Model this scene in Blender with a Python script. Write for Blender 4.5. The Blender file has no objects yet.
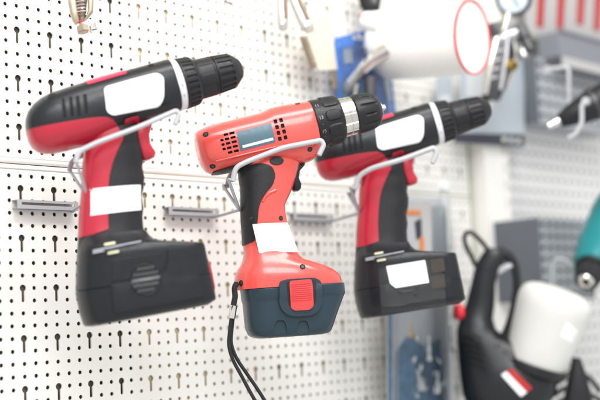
import bpy, bmesh, math, random
from mathutils import Vector, Matrix
from mathutils.bvhtree import BVHTree
from mathutils.geometry import delaunay_2d_cdt, tessellate_polygon, intersect_line_plane
random.seed(4)
SC = bpy.context.scene
COL = SC.collection
PI = math.pi
# ------------------------------------------------------------------ camera, world, lamps, exposure
S = 0.0125                      # pitch of the small holes in metres
RA = 0.934                      # row pitch / column pitch
ZO = 1.5                        # height of hole row 0
F = 1200.0                      # focal length in photograph pixels (600 wide)
CAM = Vector((-51.5234*S, -75.963*S, -22.7417*S + ZO))
RIGHT = Vector((0.680747, -0.731097, -0.045608))
DOWN = Vector((0.040549, 0.099776, -0.994183))
FWD = Vector((0.731395, 0.674938, 0.097567))
cd = bpy.data.cameras.new('camera')
cam = bpy.data.objects.new('camera', cd); COL.objects.link(cam)
m = Matrix((RIGHT, -DOWN, -FWD)).transposed().to_4x4(); m.translation = CAM
cam.matrix_world = m
cd.sensor_width = 36; cd.lens = 36*F/600
cd.clip_start = 0.02; cd.clip_end = 60
cd.dof.use_dof = True; cd.dof.focus_distance = 92.5*S; cd.dof.aperture_fstop = 3.0
SC.camera = cam
W = bpy.data.worlds.new('World'); SC.world = W; W.use_nodes = True
W.node_tree.nodes['Background'].inputs[0].default_value = (0.985, 0.98, 0.965, 1)
W.node_tree.nodes['Background'].inputs[1].default_value = 0.74
def area(name, loc, target, sx, sy, power, colr=(1, .985, .96)):
    l = bpy.data.lights.new(name, 'AREA'); l.shape = 'RECTANGLE'; l.size = sx; l.size_y = sy
    l.energy = power; l.color = colr
    o = bpy.data.objects.new(name, l); COL.objects.link(o); o.location = loc
    o.rotation_euler = (Vector(target)-Vector(loc)).to_track_quat('-Z', 'Y').to_euler()
area('ceiling_lamp', (0.0, -0.75, ZO+0.95), (0.22, 0, ZO-0.05), 1.1, 0.30, 12.5)
area('ceiling_lamp', (-0.75, -1.35, ZO+0.75), (0.25, 0, ZO-0.25), 0.9, 0.5, 13, (.97, .985, 1))
SC.view_settings.view_transform = 'Standard'
try: SC.view_settings.look = 'None'
except Exception: pass
SC.view_settings.exposure = 0.45
SC.view_settings.gamma = 1
# ------------------------------------------------------------------ materials
def mat(name, col, rough=0.4, metal=0.0, spec=0.5, grain=0.0, gscale=900, mottle=0.12, mscale=60, bevel=0.0, coat=0.0, trans=0.0, sss=0.0, rvar=0.07):
    M = bpy.data.materials.new(name); M.use_nodes = True
    nt = M.node_tree; N = nt.nodes; L = nt.links; b = N['Principled BSDF']
    b.inputs['Roughness'].default_value = rough; b.inputs['Metallic'].default_value = metal
    b.inputs['Specular IOR Level'].default_value = spec
    b.inputs['Coat Weight'].default_value = coat; b.inputs['Coat Roughness'].default_value = .08
    b.inputs['Transmission Weight'].default_value = trans
    if sss:
        b.inputs['Subsurface Weight'].default_value = sss; b.inputs['Subsurface Radius'].default_value = (.01, .01, .009)
    tc = N.new('ShaderNodeTexCoord')
    n1 = N.new('ShaderNodeTexNoise'); n1.inputs['Scale'].default_value = mscale; n1.inputs['Detail'].default_value = 6
    L.new(tc.outputs['Object'], n1.inputs['Vector'])
    mx = N.new('ShaderNodeMix'); mx.data_type = 'RGBA'
    a = [max(0, c*(1-mottle)) for c in col]; d = [min(1, c*(1+mottle)) for c in col]
    mx.inputs[6].default_value = (*a, 1); mx.inputs[7].default_value = (*d, 1)
    L.new(n1.outputs[0], mx.inputs[0]); L.new(mx.outputs[2], b.inputs['Base Color'])
    mr = N.new('ShaderNodeMapRange'); mr.inputs[1].default_value = .3; mr.inputs[2].default_value = .7
    mr.inputs[3].default_value = max(0.02, rough-rvar*.6); mr.inputs[4].default_value = min(1, rough+rvar)
    n2 = N.new('ShaderNodeTexNoise'); n2.inputs['Scale'].default_value = mscale*3.1; n2.inputs['Detail'].default_value = 5
    L.new(tc.outputs['Object'], n2.inputs['Vector'])
    L.new(n2.outputs[0], mr.inputs[0]); L.new(mr.outputs[0], b.inputs['Roughness'])
    nrm = None
    if bevel:
        bv = N.new('ShaderNodeBevel'); bv.samples = 4; bv.inputs['Radius'].default_value = bevel
        nrm = bv.outputs[0]
    if grain:
        n3 = N.new('ShaderNodeTexNoise'); n3.inputs['Scale'].default_value = gscale; n3.inputs['Detail'].default_value = 2
        L.new(tc.outputs['Object'], n3.inputs['Vector'])
        bp = N.new('ShaderNodeBump'); bp.inputs['Strength'].default_value = grain; bp.inputs['Distance'].default_value = .0004
        L.new(n3.outputs[0], bp.inputs['Height'])
        if nrm: L.new(nrm, bp.inputs['Normal'])
        nrm = bp.outputs[0]
    if nrm: L.new(nrm, b.inputs['Normal'])
    return M
BV = .0007
MT = dict(
 panel=mat('white_enamel', (.85, .835, .795), .38, mottle=.045, mscale=14, grain=.5, gscale=16),
 panelfar=mat('grey_enamel', (.66, .66, .66), .45, mottle=.03, mscale=7),
 wall=mat('dark_plaster', (.17, .14, .10), .9, mottle=.3, mscale=18),
 tan=mat('tan_fibreboard', (.56, .46, .30), .85, mottle=.25, mscale=25),
 brownb=mat('brown_hole_backing', (.15, .125, .09), .85, mottle=.25, mscale=25),
 olive=mat('olive_board', (.26, .29, .13), .85, mottle=.25, mscale=25),
 black=mat('black_plastic', (.012, .013, .016), .31, spec=.36, grain=.25, bevel=BV, mottle=.2, mscale=35),
 blackr=mat('black_rubber', (.0135, .0138, .016), .40, spec=.32, grain=.35, bevel=BV, mottle=.2),
 dark=mat('dark_hole_shade', (.006, .006, .007), .7),  # near-black fill standing in for shade inside slots, gaps and holes
 slat=mat('grey_slat_plastic', (.034, .035, .04), .4, bevel=BV*.5),
 packb=mat('charcoal_plastic', (.011, .012, .0155), .30, spec=.34, grain=.4, bevel=BV, mottle=.22, mscale=30),
 red=mat('crimson_plastic', (.43, .009, .030), .30, coat=.25, bevel=BV, mottle=.04, rvar=.03),
 pink=mat('pink_red_plastic', (.72, .03, .085), .3, bevel=BV, mottle=.06),
 coral=mat('coral_plastic', (.70, .082, .068), .27, coat=.3, bevel=BV, mottle=.03, rvar=.04, grain=.06, gscale=700),
 coralb=mat('red_button_plastic', (.70, .05, .05), .32, bevel=BV*.6),
 teal=mat('slate_plastic', (.018, .037, .052), .34, spec=.35, grain=.2, bevel=BV, mottle=.15),
 plate=mat('blue_grey_label', (.060, .125, .165), .35, mottle=.08),
 white=mat('white_sticker', (.86, .87, .88), .5, mottle=.015),
 ring=mat('white_ring_plastic', (.74, .74, .76), .4, mottle=.03, bevel=BV*.5),
 ringprint=mat('grey_print', (.33, .33, .34), .5),
 ink=mat('dark_ink', (.03, .03, .05), .6),
 paint=mat('white_print', (.62, .62, .62), .5),
 steel=mat('polished_steel', (.62, .60, .57), .22, metal=1, mottle=.06, bevel=BV*.5),
 chrome=mat('chrome', (.75, .73, .70), .12, metal=1, mottle=.04),
 screw=mat('dark_steel', (.06, .06, .065), .4, metal=.6),
 tube=mat('pale_grey_coating', (.43, .44, .46), .35, mottle=.05, grain=.1),
 wire=mat('grey_steel_wire', (.40, .41, .45), .38, metal=.5, mottle=.12),
 bracket=mat('grey_bracket_steel', (.33, .34, .38), .42, metal=.35, mottle=.1, bevel=BV*.5),
 cord=mat('black_cord', (.010, .010, .012), .75, grain=.8, gscale=1500),
 tape=mat('clear_tape', (.05, .05, .055), .16, mottle=.1),
 cuplow=mat('white_cup_shaded', (.68, .68, .65), .4, sss=.25, mottle=.04),  # white cup plastic, darkened in colour for the grey shading of the lower cup
 cupm=mat('white_cup_lit', (.90, .90, .87), .4, sss=.7, mottle=.02),  # same cup plastic, kept brighter in colour for the overexposed upper cup
 cupred=mat('red_rim_plastic', (.75, .03, .05), .35),
 blue=mat('blue_card', (.075, .20, .56), .25, mottle=.4, mscale=40),
 packwhite=mat('pale_pack_card', (.62, .64, .66), .45, mottle=.1, mscale=40),
 navy=mat('blue_print_card', (.11, .23, .37), .45, mottle=.65, mscale=110),
 pale=mat('pale_blue_card', (.42, .47, .52), .4, mottle=.05),
 greycard=mat('grey_card', (.45, .45, .46), .5, mottle=.1),
 orange=mat('orange_card', (.65, .20, .04), .5),
 greybox=mat('grey_sheet_steel', (.33, .35, .375), .5, mottle=.06),
 darkbox=mat('slate_sheet_steel', (.125, .135, .155), .5, mottle=.06),
 sign=mat('white_sign_card', (.44, .43, .43), .5, mottle=.03),
 stripe=mat('red_print', (.42, .010, .012), .5),
 bin=mat('blue_grey_bin_plastic', (.20, .21, .235), .5),
 olivepr=mat('olive_print', (.33, .33, .28), .55),
 gun=mat('satin_aluminium', (.42, .42, .44), .3, metal=.85, mottle=.12),
 gunm=mat('gun_grey_metal', (.06, .06, .065), .35, metal=.3, mottle=.2),
 beige=mat('beige_enamel', (.66, .60, .50), .4, mottle=.06),
 nickel=mat('pale_nickel', (.60, .58, .55), .22, metal=.9, mottle=.1),
 tanmetal=mat('stained_nickel', (.42, .35, .27), .38, metal=.7, mottle=.25, mscale=90),
 tsq=mat('dark_tape_square', (.030, .024, .019), .5),
 brown=mat('brown_steel', (.22, .16, .12), .4, metal=.4, mottle=.2),
 brass=mat('brass', (.65, .42, .12), .28, metal=1),
 dial=mat('pale_dial', (.62, .70, .78), .35),
 teald=mat('turquoise_plastic', (.005, .20, .22), .35, mottle=.08),
 yell=mat('pale_yellow_plastic', (.62, .62, .42), .45),
)
def clear_mat():
    M = bpy.data.materials.new('clear_plastic'); M.use_nodes = True
    nt = M.node_tree; N = nt.nodes; L = nt.links
    out = N['Material Output']; N.remove(N['Principled BSDF'])
    t = N.new('ShaderNodeBsdfTransparent'); t.inputs[0].default_value = (.93, .95, .97, 1)
    g = N.new('ShaderNodeBsdfGlossy'); g.inputs['Roughness'].default_value = .12
    f = N.new('ShaderNodeFresnel'); f.inputs[0].default_value = 1.5
    n = N.new('ShaderNodeTexNoise'); n.inputs['Scale'].default_value = 60
    b = N.new('ShaderNodeBump'); b.inputs['Strength'].default_value = .35; b.inputs['Distance'].default_value = .004
    L.new(n.outputs[0], b.inputs['Height']); L.new(b.outputs[0], g.inputs['Normal'])
    mx = N.new('ShaderNodeMixShader'); L.new(f.outputs[0], mx.inputs[0]); L.new(t.outputs[0], mx.inputs[1]); L.new(g.outputs[0], mx.inputs[2])
    L.new(mx.outputs[0], out.inputs[0]); return M
MT['clear'] = clear_mat()
# ------------------------------------------------------------------ object helpers
def tag(o, label=None, cat=None, group=None, kind=None):
    for k, v in (('label', label), ('category', cat), ('group', group), ('kind', kind)):
        if v: o[k] = v
    return o
def link(name, me, m, parent=None, smooth=True, ang=38):
    if m is not None:
        me.materials.clear(); me.materials.append(MT[m] if isinstance(m, str) else m)
    if smooth:
        me.polygons.foreach_set('use_smooth', [True]*len(me.polygons))
        me.set_sharp_from_angle(angle=math.radians(ang))
    o = bpy.data.objects.new(name, me); COL.objects.link(o)
    if parent: o.parent = parent
    return o
def mesh(verts, faces, name='mesh', fix=True):
    me = bpy.data.meshes.new(name); me.from_pydata([tuple(v) for v in verts], [], faces); me.update()
    if fix:
        b = bmesh.new(); b.from_mesh(me); bmesh.ops.remove_doubles(b, verts=b.verts, dist=1e-6)
        bmesh.ops.recalc_face_normals(b, faces=b.faces); b.to_mesh(me); b.free()
    return me
def join(parts):
    V, Fc = [], []
    for me in parts:
        o = len(V); V += [v.co.copy() for v in me.vertices]; Fc += [[i+o for i in p.vertices] for p in me.polygons]
    me = bpy.data.meshes.new('mesh'); me.from_pydata([tuple(v) for v in V], [], Fc); me.update(); return me
def empty(name, mw, label, cat, group=None):
    o = bpy.data.objects.new(name, None); COL.objects.link(o); o.empty_display_size = .02
    o.matrix_world = mw; return tag(o, label, cat, group)
def ray(px, py):
    return RIGHT*((px-300)/F) + DOWN*((py-200)/F) + FWD      # unit depth
def at(px, py, dist=0.0):
    d = ray(px, py); t = (-dist*S-CAM.y)/d.y; return CAM + d*t
def depth_at(px, py, dist=0.0): return (at(px, py, dist)-CAM).dot(FWD)/S
def board(c, r, dist=0.0): return Vector((c*S, -dist*S, ZO-r*RA*S))
class Frame:
    """upright plane through a place in the shop: x to the right, y away, z up; blueprint pixels become real sizes on it"""
    def __init__(s, px, py, depth, yaw, base):
        s.O = CAM + ray(px, py)*depth*S
        r = ray(px, py); h = Vector((r.x, r.y, 0)).normalized(); u = Vector((h.y, -h.x, 0))
        a = math.radians(yaw)
        s.U = u*math.cos(a)+h*math.sin(a); s.Y = h*math.cos(a)-u*math.sin(a); s.Z = Vector((0, 0, 1))
        s.k = depth*S/F
        s.R = Matrix((s.U, s.Y, s.Z)).transposed()
        s.O = s.hit(*base); s.mw = Matrix.Translation(s.O) @ s.R.to_4x4()
    def hit(s, px, py, D=0):
        d = ray(px, py); o = s.O - s.Y*D*s.k
        return CAM + d*((o-CAM).dot(s.Y)/d.dot(s.Y))
    def q(s, px, py, D=0):
        return s.R.transposed() @ (s.hit(px, py, D)-s.O)
    def loc(s, p): return s.R.transposed() @ (p-s.O)
def plan(n=40, e=2.4):
    out = []
    for i in range(n):
        a = 2*PI*i/n; c, d = math.cos(a), math.sin(a)
        out.append((.5-.5*math.copysign(abs(c)**(2/e), c), math.copysign(abs(d)**(2/e), d)))
    return out
def plan2(e0, e1, x=.5, n=48):
    """left half with exponent e0, right half e1, split at x"""
    out = []
    for i in range(n):
        a = 2*PI*i/n; c, d = math.cos(a), math.sin(a); e = e0 if c > 0 else e1
        k = x if c > 0 else 1-x
        out.append((x-k*math.copysign(abs(c)**(2/e), c), math.copysign(abs(d)**(2/e), d)))
    return out
def loft(fr, levels, pl):
    """levels: (P0px, P1px, half depth px)"""
    V, Fc = [], []; n = len(pl)
    for lv in levels:
        a, b = fr.q(*lv[0]), fr.q(*lv[1]); yo = lv[3]*fr.k if len(lv) > 3 else 0
        for s_, d in pl: p = a.lerp(b, s_); V.append(Vector((p.x, p.y-d*lv[2]*fr.k-yo, p.z)))
    for i in range(len(levels)-1):
        for j in range(n): Fc.append((i*n+j, i*n+(j+1) % n, (i+1)*n+(j+1) % n, (i+1)*n+j))
    for base in (0, (len(levels)-1)*n):
        c = sum((V[base+j] for j in range(n)), Vector())/n; V.append(c); ci = len(V)-1
        for j in range(n): Fc.append((base+j, base+(j+1) % n, ci))
    return mesh(V, Fc)
def rpoly(pts, r=2.0, seg=4):
    out = []; n = len(pts)
    for i in range(n):
        p0, p, p1 = Vector(pts[i-1]), Vector(pts[i]), Vector(pts[(i+1) % n])
        a, b = (p0-p), (p1-p); rr = min(r, a.length*.45, b.length*.45)
        s, e = p+a.normalized()*rr, p+b.normalized()*rr
        for k in range(seg+1):
            t = k/seg; out.append(tuple(s*(1-t)**2+p*2*t*(1-t)+e*t*t))
    return out
def circ(cx, cy, r, n=16, ry=None): return [(cx+r*math.cos(2*PI*i/n), cy+(ry or r)*math.sin(2*PI*i/n)) for i in range(n)]
def prism(fr, pts, y0, y1, D=0):
    """outline px (read on the plane at D) extruded from y0 to y1 (px, y away from viewer)"""
    q = [fr.q(x, y, D) for x, y in pts]; n = len(q); k = fr.k
    V = [Vector((p.x, y0*k, p.z)) for p in q]+[Vector((p.x, y1*k, p.z)) for p in q]
    return mesh(V, [tuple(range(n)), tuple(range(2*n-1, n-1, -1))]+[(i, (i+1) % n, n+(i+1) % n, n+i) for i in range(n)])
def boolean(a, b, op):
    oa = bpy.data.objects.new('tmp', a); ob = bpy.data.objects.new('tmp', b)
    COL.objects.link(oa); COL.objects.link(ob)
    md = oa.modifiers.new('b', 'BOOLEAN'); md.object = ob; md.operation = op; md.solver = 'EXACT'
    dg = bpy.context.evaluated_depsgraph_get(); me = bpy.data.meshes.new_from_object(oa.evaluated_get(dg))
    bpy.data.objects.remove(oa); bpy.data.objects.remove(ob); return me
def inflate(me, e):
    b = bmesh.new(); b.from_mesh(me); b.normal_update()
    ns = [v.normal.copy() for v in b.verts]
    for v, n in zip(b.verts, ns): v.co += n*e
    r = bpy.data.meshes.new('mesh'); b.to_mesh(r); b.free(); return r
def bvh(meshes):
    V, Fc = [], []
    for me in meshes:
        o = len(V); V += [v.co.copy() for v in me.vertices]; Fc += [[i+o for i in p.vertices] for p in me.polygons]
    return BVHTree.FromPolygons(V, Fc)
def patch(fr, pts, target, D=24, off=.4, step=3.0, deep=1.2):
    """a thin plate of the given outline lying on the near surface of target"""
    dn = []; n = len(pts)
    for i in range(n):
        a, b = Vector(pts[i]), Vector(pts[(i+1) % n]); c = max(1, int((b-a).length/step))
        dn += [tuple(a.lerp(b, j/c)) for j in range(c)]
    bd = len(dn); xs = [p[0] for p in dn]; ys = [p[1] for p in dn]
    pv = [Vector(p) for p in dn]
    y = min(ys)+step*.6
    while y < max(ys):
        x = min(xs)+step*.6
        while x < max(xs):
            p = Vector((x, y)); ins = False; j = bd-1; near = False
            for i in range(bd):
                if (pv[i].y > y) != (pv[j].y > y) and x < (pv[j].x-pv[i].x)*(y-pv[i].y)/(pv[j].y-pv[i].y)+pv[i].x: ins = not ins
                if (pv[i]-p).length < step*.5: near = True
                j = i
            if ins and not near: pv.append(p)
            x += step
        y += step
    vc, _, fc, ov, _, _ = delaunay_2d_cdt(pv, [(i, (i+1) % bd) for i in range(bd)], [], 1, 1e-5)
    k = fr.k; V = []; last = -D*k
    for v in vc:
        p = fr.q(v.x, v.y, D); h = target.ray_cast(Vector((p.x, -1, p.z)), Vector((0, 1, 0)))
        if h[0] is not None and h[0].y < .3*abs(D)*k: last = h[0].y
        V.append(Vector((p.x, last-off*k, p.z)))
    Fs = [tuple(f) for f in fc]; cnt = {}
    for f in Fs:
        for i in range(len(f)):
            e = (f[i], f[(i+1) % len(f)]); cnt[e] = 1
    nb = len(V); V += [Vector((v.x, v.y+deep*k, v.z)) for v in V]
    for (a, b) in list(cnt):
        if (b, a) not in cnt: Fs.append((b, a, a+nb, b+nb))
    me = mesh(V, Fs)
    bm = bmesh.new(); bm.from_mesh(me); bmesh.ops.delete(bm, geom=[v for v in bm.verts if not v.link_faces], context='VERTS'); bm.to_mesh(me); bm.free()
    return me
def lathe(o, ax, prof, n=48, mod=None, cap=True):
    """o origin, ax unit axis, prof list of (t, r); mod(t, theta, r)->r"""
    ax = ax.normalized(); u = ax.cross(Vector((0, 0, 1)))
    if u.length < .01: u = ax.cross(Vector((0, 1, 0)))
    u.normalize(); w = u.cross(ax)
    V, Fc = [], []
    for t, r in prof:
        for j in range(n):
            a = 2*PI*j/n; rr = mod(t, a, r) if mod else r
            V.append(o+ax*t+(u*math.cos(a)+w*math.sin(a))*rr)
    for i in range(len(prof)-1):
        for j in range(n): Fc.append((i*n+j, i*n+(j+1) % n, (i+1)*n+(j+1) % n, (i+1)*n+j))
    if cap: Fc += [tuple(range(n)), tuple(range((len(prof)-1)*n, len(prof)*n))]
    return mesh(V, Fc)
def smooth_path(P, sub=6):
    out = []; n = len(P)
    for i in range(n-1):
        p0, p1, p2, p3 = P[max(i-1, 0)], P[i], P[i+1], P[min(i+2, n-1)]
        for k in range(sub):
            t = k/sub
            out.append(.5*((2*p1)+(p2-p0)*t+(2*p0-5*p1+4*p2-p3)*t*t+(3*p1-p0-3*p2+p3)*t**3))
    out.append(P[-1]); return out
def round_path(P, r, seg=5):
    out = [P[0]]
    for i in range(1, len(P)-1):
        a, b = P[i-1]-P[i], P[i+1]-P[i]; rr = min(r, a.length*.45, b.length*.45)
        s, e = P[i]+a.normalized()*rr, P[i]+b.normalized()*rr
        for k in range(seg+1):
            t = k/seg; out.append(s*(1-t)**2+P[i]*2*t*(1-t)+e*t*t)
    return out+[P[-1]]
def tube(P, r, n=12, rad=None):
    V, Fc = [], []; up = None
    for i, p in enumerate(P):
        t = (P[min(i+1, len(P)-1)]-P[max(i-1, 0)]).normalized()
        if up is None:
            up = t.orthogonal().normalized()
        up = (up-t*up.dot(t)).normalized(); w = t.cross(up); rr = rad(i/(len(P)-1)) if rad else r
        for j in range(n):
            a = 2*PI*j/n; V.append(p+(up*math.cos(a)+w*math.sin(a))*rr)
    for i in range(len(P)-1):
        for j in range(n): Fc.append((i*n+j, i*n+(j+1) % n, (i+1)*n+(j+1) % n, (i+1)*n+j))
    m_ = len(P)
    for base, p, sg in ((0, P[0], -1), ((m_-1)*n, P[-1], 1)):
        t = (P[1]-P[0]).normalized() if sg < 0 else (P[-1]-P[-2]).normalized()
        V.append(p+t*sg*r*.5); ci = len(V)-1
        for j in range(n): Fc.append((base+j, base+(j+1) % n, ci))
    return mesh(V, Fc)
def box(lo, hi, f=None):
    x0, y0, z0 = lo; x1, y1, z1 = hi
    V = [Vector(p) for p in ((x0, y0, z0), (x1, y0, z0), (x1, y1, z0), (x0, y1, z0), (x0, y0, z1), (x1, y0, z1), (x1, y1, z1), (x0, y1, z1))]
    if f: V = [f(v) for v in V]
    return mesh(V, [(0, 1, 2, 3), (4, 5, 6, 7), (0, 1, 5, 4), (1, 2, 6, 5), (2, 3, 7, 6), (3, 0, 4, 7)])
def screw(fr, name, px, py, r, target, parent, D=24, head='screw', rim=None):
    p = fr.q(px, py, D); h = target.ray_cast(Vector((p.x, -1, p.z)), Vector((0, 1, 0)))
    if h[0] is None: return
    nrm = h[1] if h[1].y < 0 else -h[1]; k = fr.k*r
    o = h[0]-nrm*k*.05
    sc = link(name, lathe(o, nrm, [(-k*.6, k), (k*.12, k), (k*.16, k*.93), (k*.12, k*.84), (k*.07, k*.8)], 18), rim or 'dark', parent)
    link('screw_head', lathe(o, nrm, [(k*.05, k*.62), (k*.15, k*.55), (k*.17, k*.3)], 14), head, sc)
    return sc
def text_on_cylinder(s, o, ax, r, t0, th0, size, m, parent, name='marking', along=1):
    """text wrapped on a cylinder, the baseline running round it"""
    c = bpy.data.curves.new('t', 'FONT'); c.body = s; c.size = size; c.extrude = 0; c.align_x = 'CENTER'; c.align_y = 'CENTER'; c.resolution_u = 3
    ob = bpy.data.objects.new('tmp', c); COL.objects.link(ob)
    me = bpy.data.meshes.new_from_object(ob.evaluated_get(bpy.context.evaluated_depsgraph_get())); bpy.data.objects.remove(ob)
    ax = ax.normalized(); V0 = Vector((0, -1, 0)); w = ax.cross(V0).normalized()   # w points up for an axis to the right
    if w.z < 0: w = -w
    v = (V0-ax*V0.dot(ax)).normalized()
    for vt in me.vertices:
        x, y = vt.co.x, vt.co.y
        th = th0+y/r
        vt.co = o+ax*(t0+x)+(v*math.cos(th)+w*math.sin(th))*r
    return link(name, me, m, parent, smooth=False)
def copy_tree(o, parent=None, skip=()):
    c = o.copy(); COL.objects.link(c)
    if parent: c.parent = parent
    for ch in list(o.children):
        if ch.name.split('.')[0] not in skip: copy_tree(ch, c, skip)
    return c
# ------------------------------------------------------------------ perforated sheets
def cell(w, h, hole, seg_wall, off):
    """one rectangle w x h (x right, z down from top-left) with a hole outline; returns verts, faces"""
    outer = [(0, 0), (w, 0), (w, h), (0, h)]
    pts = outer+hole
    tris = tessellate_polygon([[Vector((x, y, 0)) for x, y in outer], [Vector((x, y, 0)) for x, y in hole]])
    V = [(x, 0, y) for x, y in pts]; Fc = [tuple(t) for t in tris]
    n = len(hole); V += [(x, seg_wall, y) for x, y in hole]
    for i in range(n): Fc.append((4+i, 4+(i+1) % n, 4+n+(i+1) % n, 4+n+i))
    return V, Fc
def ring_pts(cx, cy, r, n): return [(cx+r*math.cos(2*PI*i/n), cy+r*math.sin(2*PI*i/n)) for i in range(n)]
TH = .11
SMALL = cell(1, 1, ring_pts(.5, .5, .175, 12), TH, 0)
kh = [(.5+.285*math.cos(a), .5/1+.285*math.sin(a)) for a in [math.radians(90+27+i*(360-54)/16) for i in range(17)]]
kh += [(.5+.135*math.cos(a), 1.50+.135*math.sin(a)) for a in [math.radians(0+i*180/6) for i in range(7)]]
KEY = cell(1, 2, kh, TH, 0)
def emit(V, Fc, proto, ox, oz, sx, sz, y=0):
    o = len(V)
    V += [(ox+x*sx, y+t*S, oz-z*sz) for x, t, z in proto[0]]; Fc += [[i+o for i in f] for f in proto[1]]
def perforated_panel(c0, c1, r0, r1, pitch, keyphase, label, m, lip_top, lip_bot, cofs=0, rofs=0):
    V, Fc = [], []
    taken = set()
    for c in range(c0, c1):
        for r in range(r0, r1):
            if (c, r) in taken: continue
            proto = SMALL
            if keyphase is not None and c % 3 == 0 and r % 4 == keyphase % 4 and r+1 < r1: proto = KEY; taken.add((c, r+1))
            emit(V, Fc, proto, (c-.5)*S*pitch+cofs, ZO-(r-.5)*RA*S*pitch+rofs, S*pitch, RA*S*pitch)
    xa, xb = (c0-.5)*S*pitch+cofs, (c1-.5)*S*pitch+cofs
    for edge, up in (((r0-.5), 1), ((r1-.5), -1)):
        z = ZO-edge*RA*S*pitch+rofs; n = lip_top if up > 0 else lip_bot
        prof = [(0, 0), (0, .27*n)]+[(.22-.22*math.cos(a), .27*n+.22*math.sin(a)) for a in (.4, .8, 1.2, PI/2)]+[(1.1, .27*n+.22)]
        o = len(V)
        for y, dz in prof: V += [(xa, y*S, z+up*dz*S), (xb, y*S, z+up*dz*S)]
        for i in range(len(prof)-1): Fc.append((o+2*i, o+2*i+1, o+2*i+3, o+2*i+2))
    for x in (xa, xb):
        o = len(V); zt, zb = ZO-(r0-.5)*RA*S*pitch+rofs, ZO-(r1-.5)*RA*S*pitch+rofs
        V += [(x, 0, zt), (x, 0, zb), (x, .012, zb), (x, .012, zt)]; Fc.append((o, o+1, o+2, o+3))
    me = mesh(V, Fc, fix=False)
    b = bmesh.new(); b.from_mesh(me); bmesh.ops.remove_doubles(b, verts=b.verts, dist=1e-5); b.normal_update(); b.to_mesh(me); b.free()
    o = link('perforated_panel', me, m, None, True, 30)
    return tag(o, label, 'panel')
perforated_panel(-13, 59, -12, 11, 1, 0, 'upper white perforated metal panel above the seam behind the drills', 'panel', 1, .77)
perforated_panel(-13, 59, 12, 44, 1, 1, 'lower white perforated metal panel below the seam behind the drills', 'panel', .77, 1)
P2 = 1.6
perforated_panel(40, 66, -8, 29, P2, None, 'greyish perforated panel right of the white upright post', 'panelfar', 1, 1, .1*S, 0)
def structure(name, lo, hi, m):
    return tag(link(name, box(lo, hi), m, None, False), kind='structure')
structure('wall', (-.35, .042, .6), (2.2, .10, 2.4), 'wall')
o = link('backing_board', box((10.6*S, .0027, .75), (25.6*S, .012, 2.2)), 'tan', None, False); tag(o, 'tan fibreboard showing through the keyholes of the white panel', 'board')
o = link('backing_board', box((25.9*S, .0032, .75), (59*S, .014, 2.2)), 'olive', None, False); tag(o, 'dark olive board showing through the farther keyholes right of the tan one', 'board')
o = link('backing_board', box((-13*S, .0042, .75), (10.4*S, .016, 2.2)), 'brownb', None, False); tag(o, 'added brown sheet close behind the panel, lightening the left keyholes', 'board')  # added sheet: the unlit wall behind left these holes black
# upright post with slots
def post():
    root = empty('shelf_upright', Matrix.Translation(board(62.5, 44, 0)), 'white slotted metal upright post between the two perforated panels', 'post')
    inv = root.matrix_world.inverted()
    SL = cell(1, 2, [(.5+.12*math.cos(a), (1.5 if 0 <= i < 6 else .5)+.12*math.sin(a)) for i, a in enumerate([math.radians(x) for x in (0, 36, 72, 108, 144, 180, 180, 216, 252, 288, 324, 360)])], .15, 0)
    V, Fc = [], []; y = -1.6*S
    x0, x1, x2 = 59.2*S, 62.9*S, 63.9*S
    for i in range(28): emit(V, Fc, SL, x1, ZO+14*S-i*2*S, x2-x1, S, y)
    zt, zb = ZO+14*S, ZO-42*S
    def quad(a, b, c, d):
        o_ = len(V); V.extend([a, b, c, d]); Fc.append((o_, o_+1, o_+2, o_+3))
    quad((x0, y, zb), (x1, y, zb), (x1, y, zt), (x0, y, zt))
    for xa in (x0, x2): quad((xa, y, zb), (xa, y, zt), (xa, .012, zt), (xa, .012, zb))
    me = mesh([inv @ Vector(v) for v in V], Fc, fix=False); link('channel', me, 'panel', root, False)
    # the folded side ribs
    for x in (x0, x2-.3*S):
        link('rib', box((x, y-.25*S, zb), (x+.3*S, y-.01*S, zt), lambda v: inv @ v), 'panel', root, False)
post()
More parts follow.
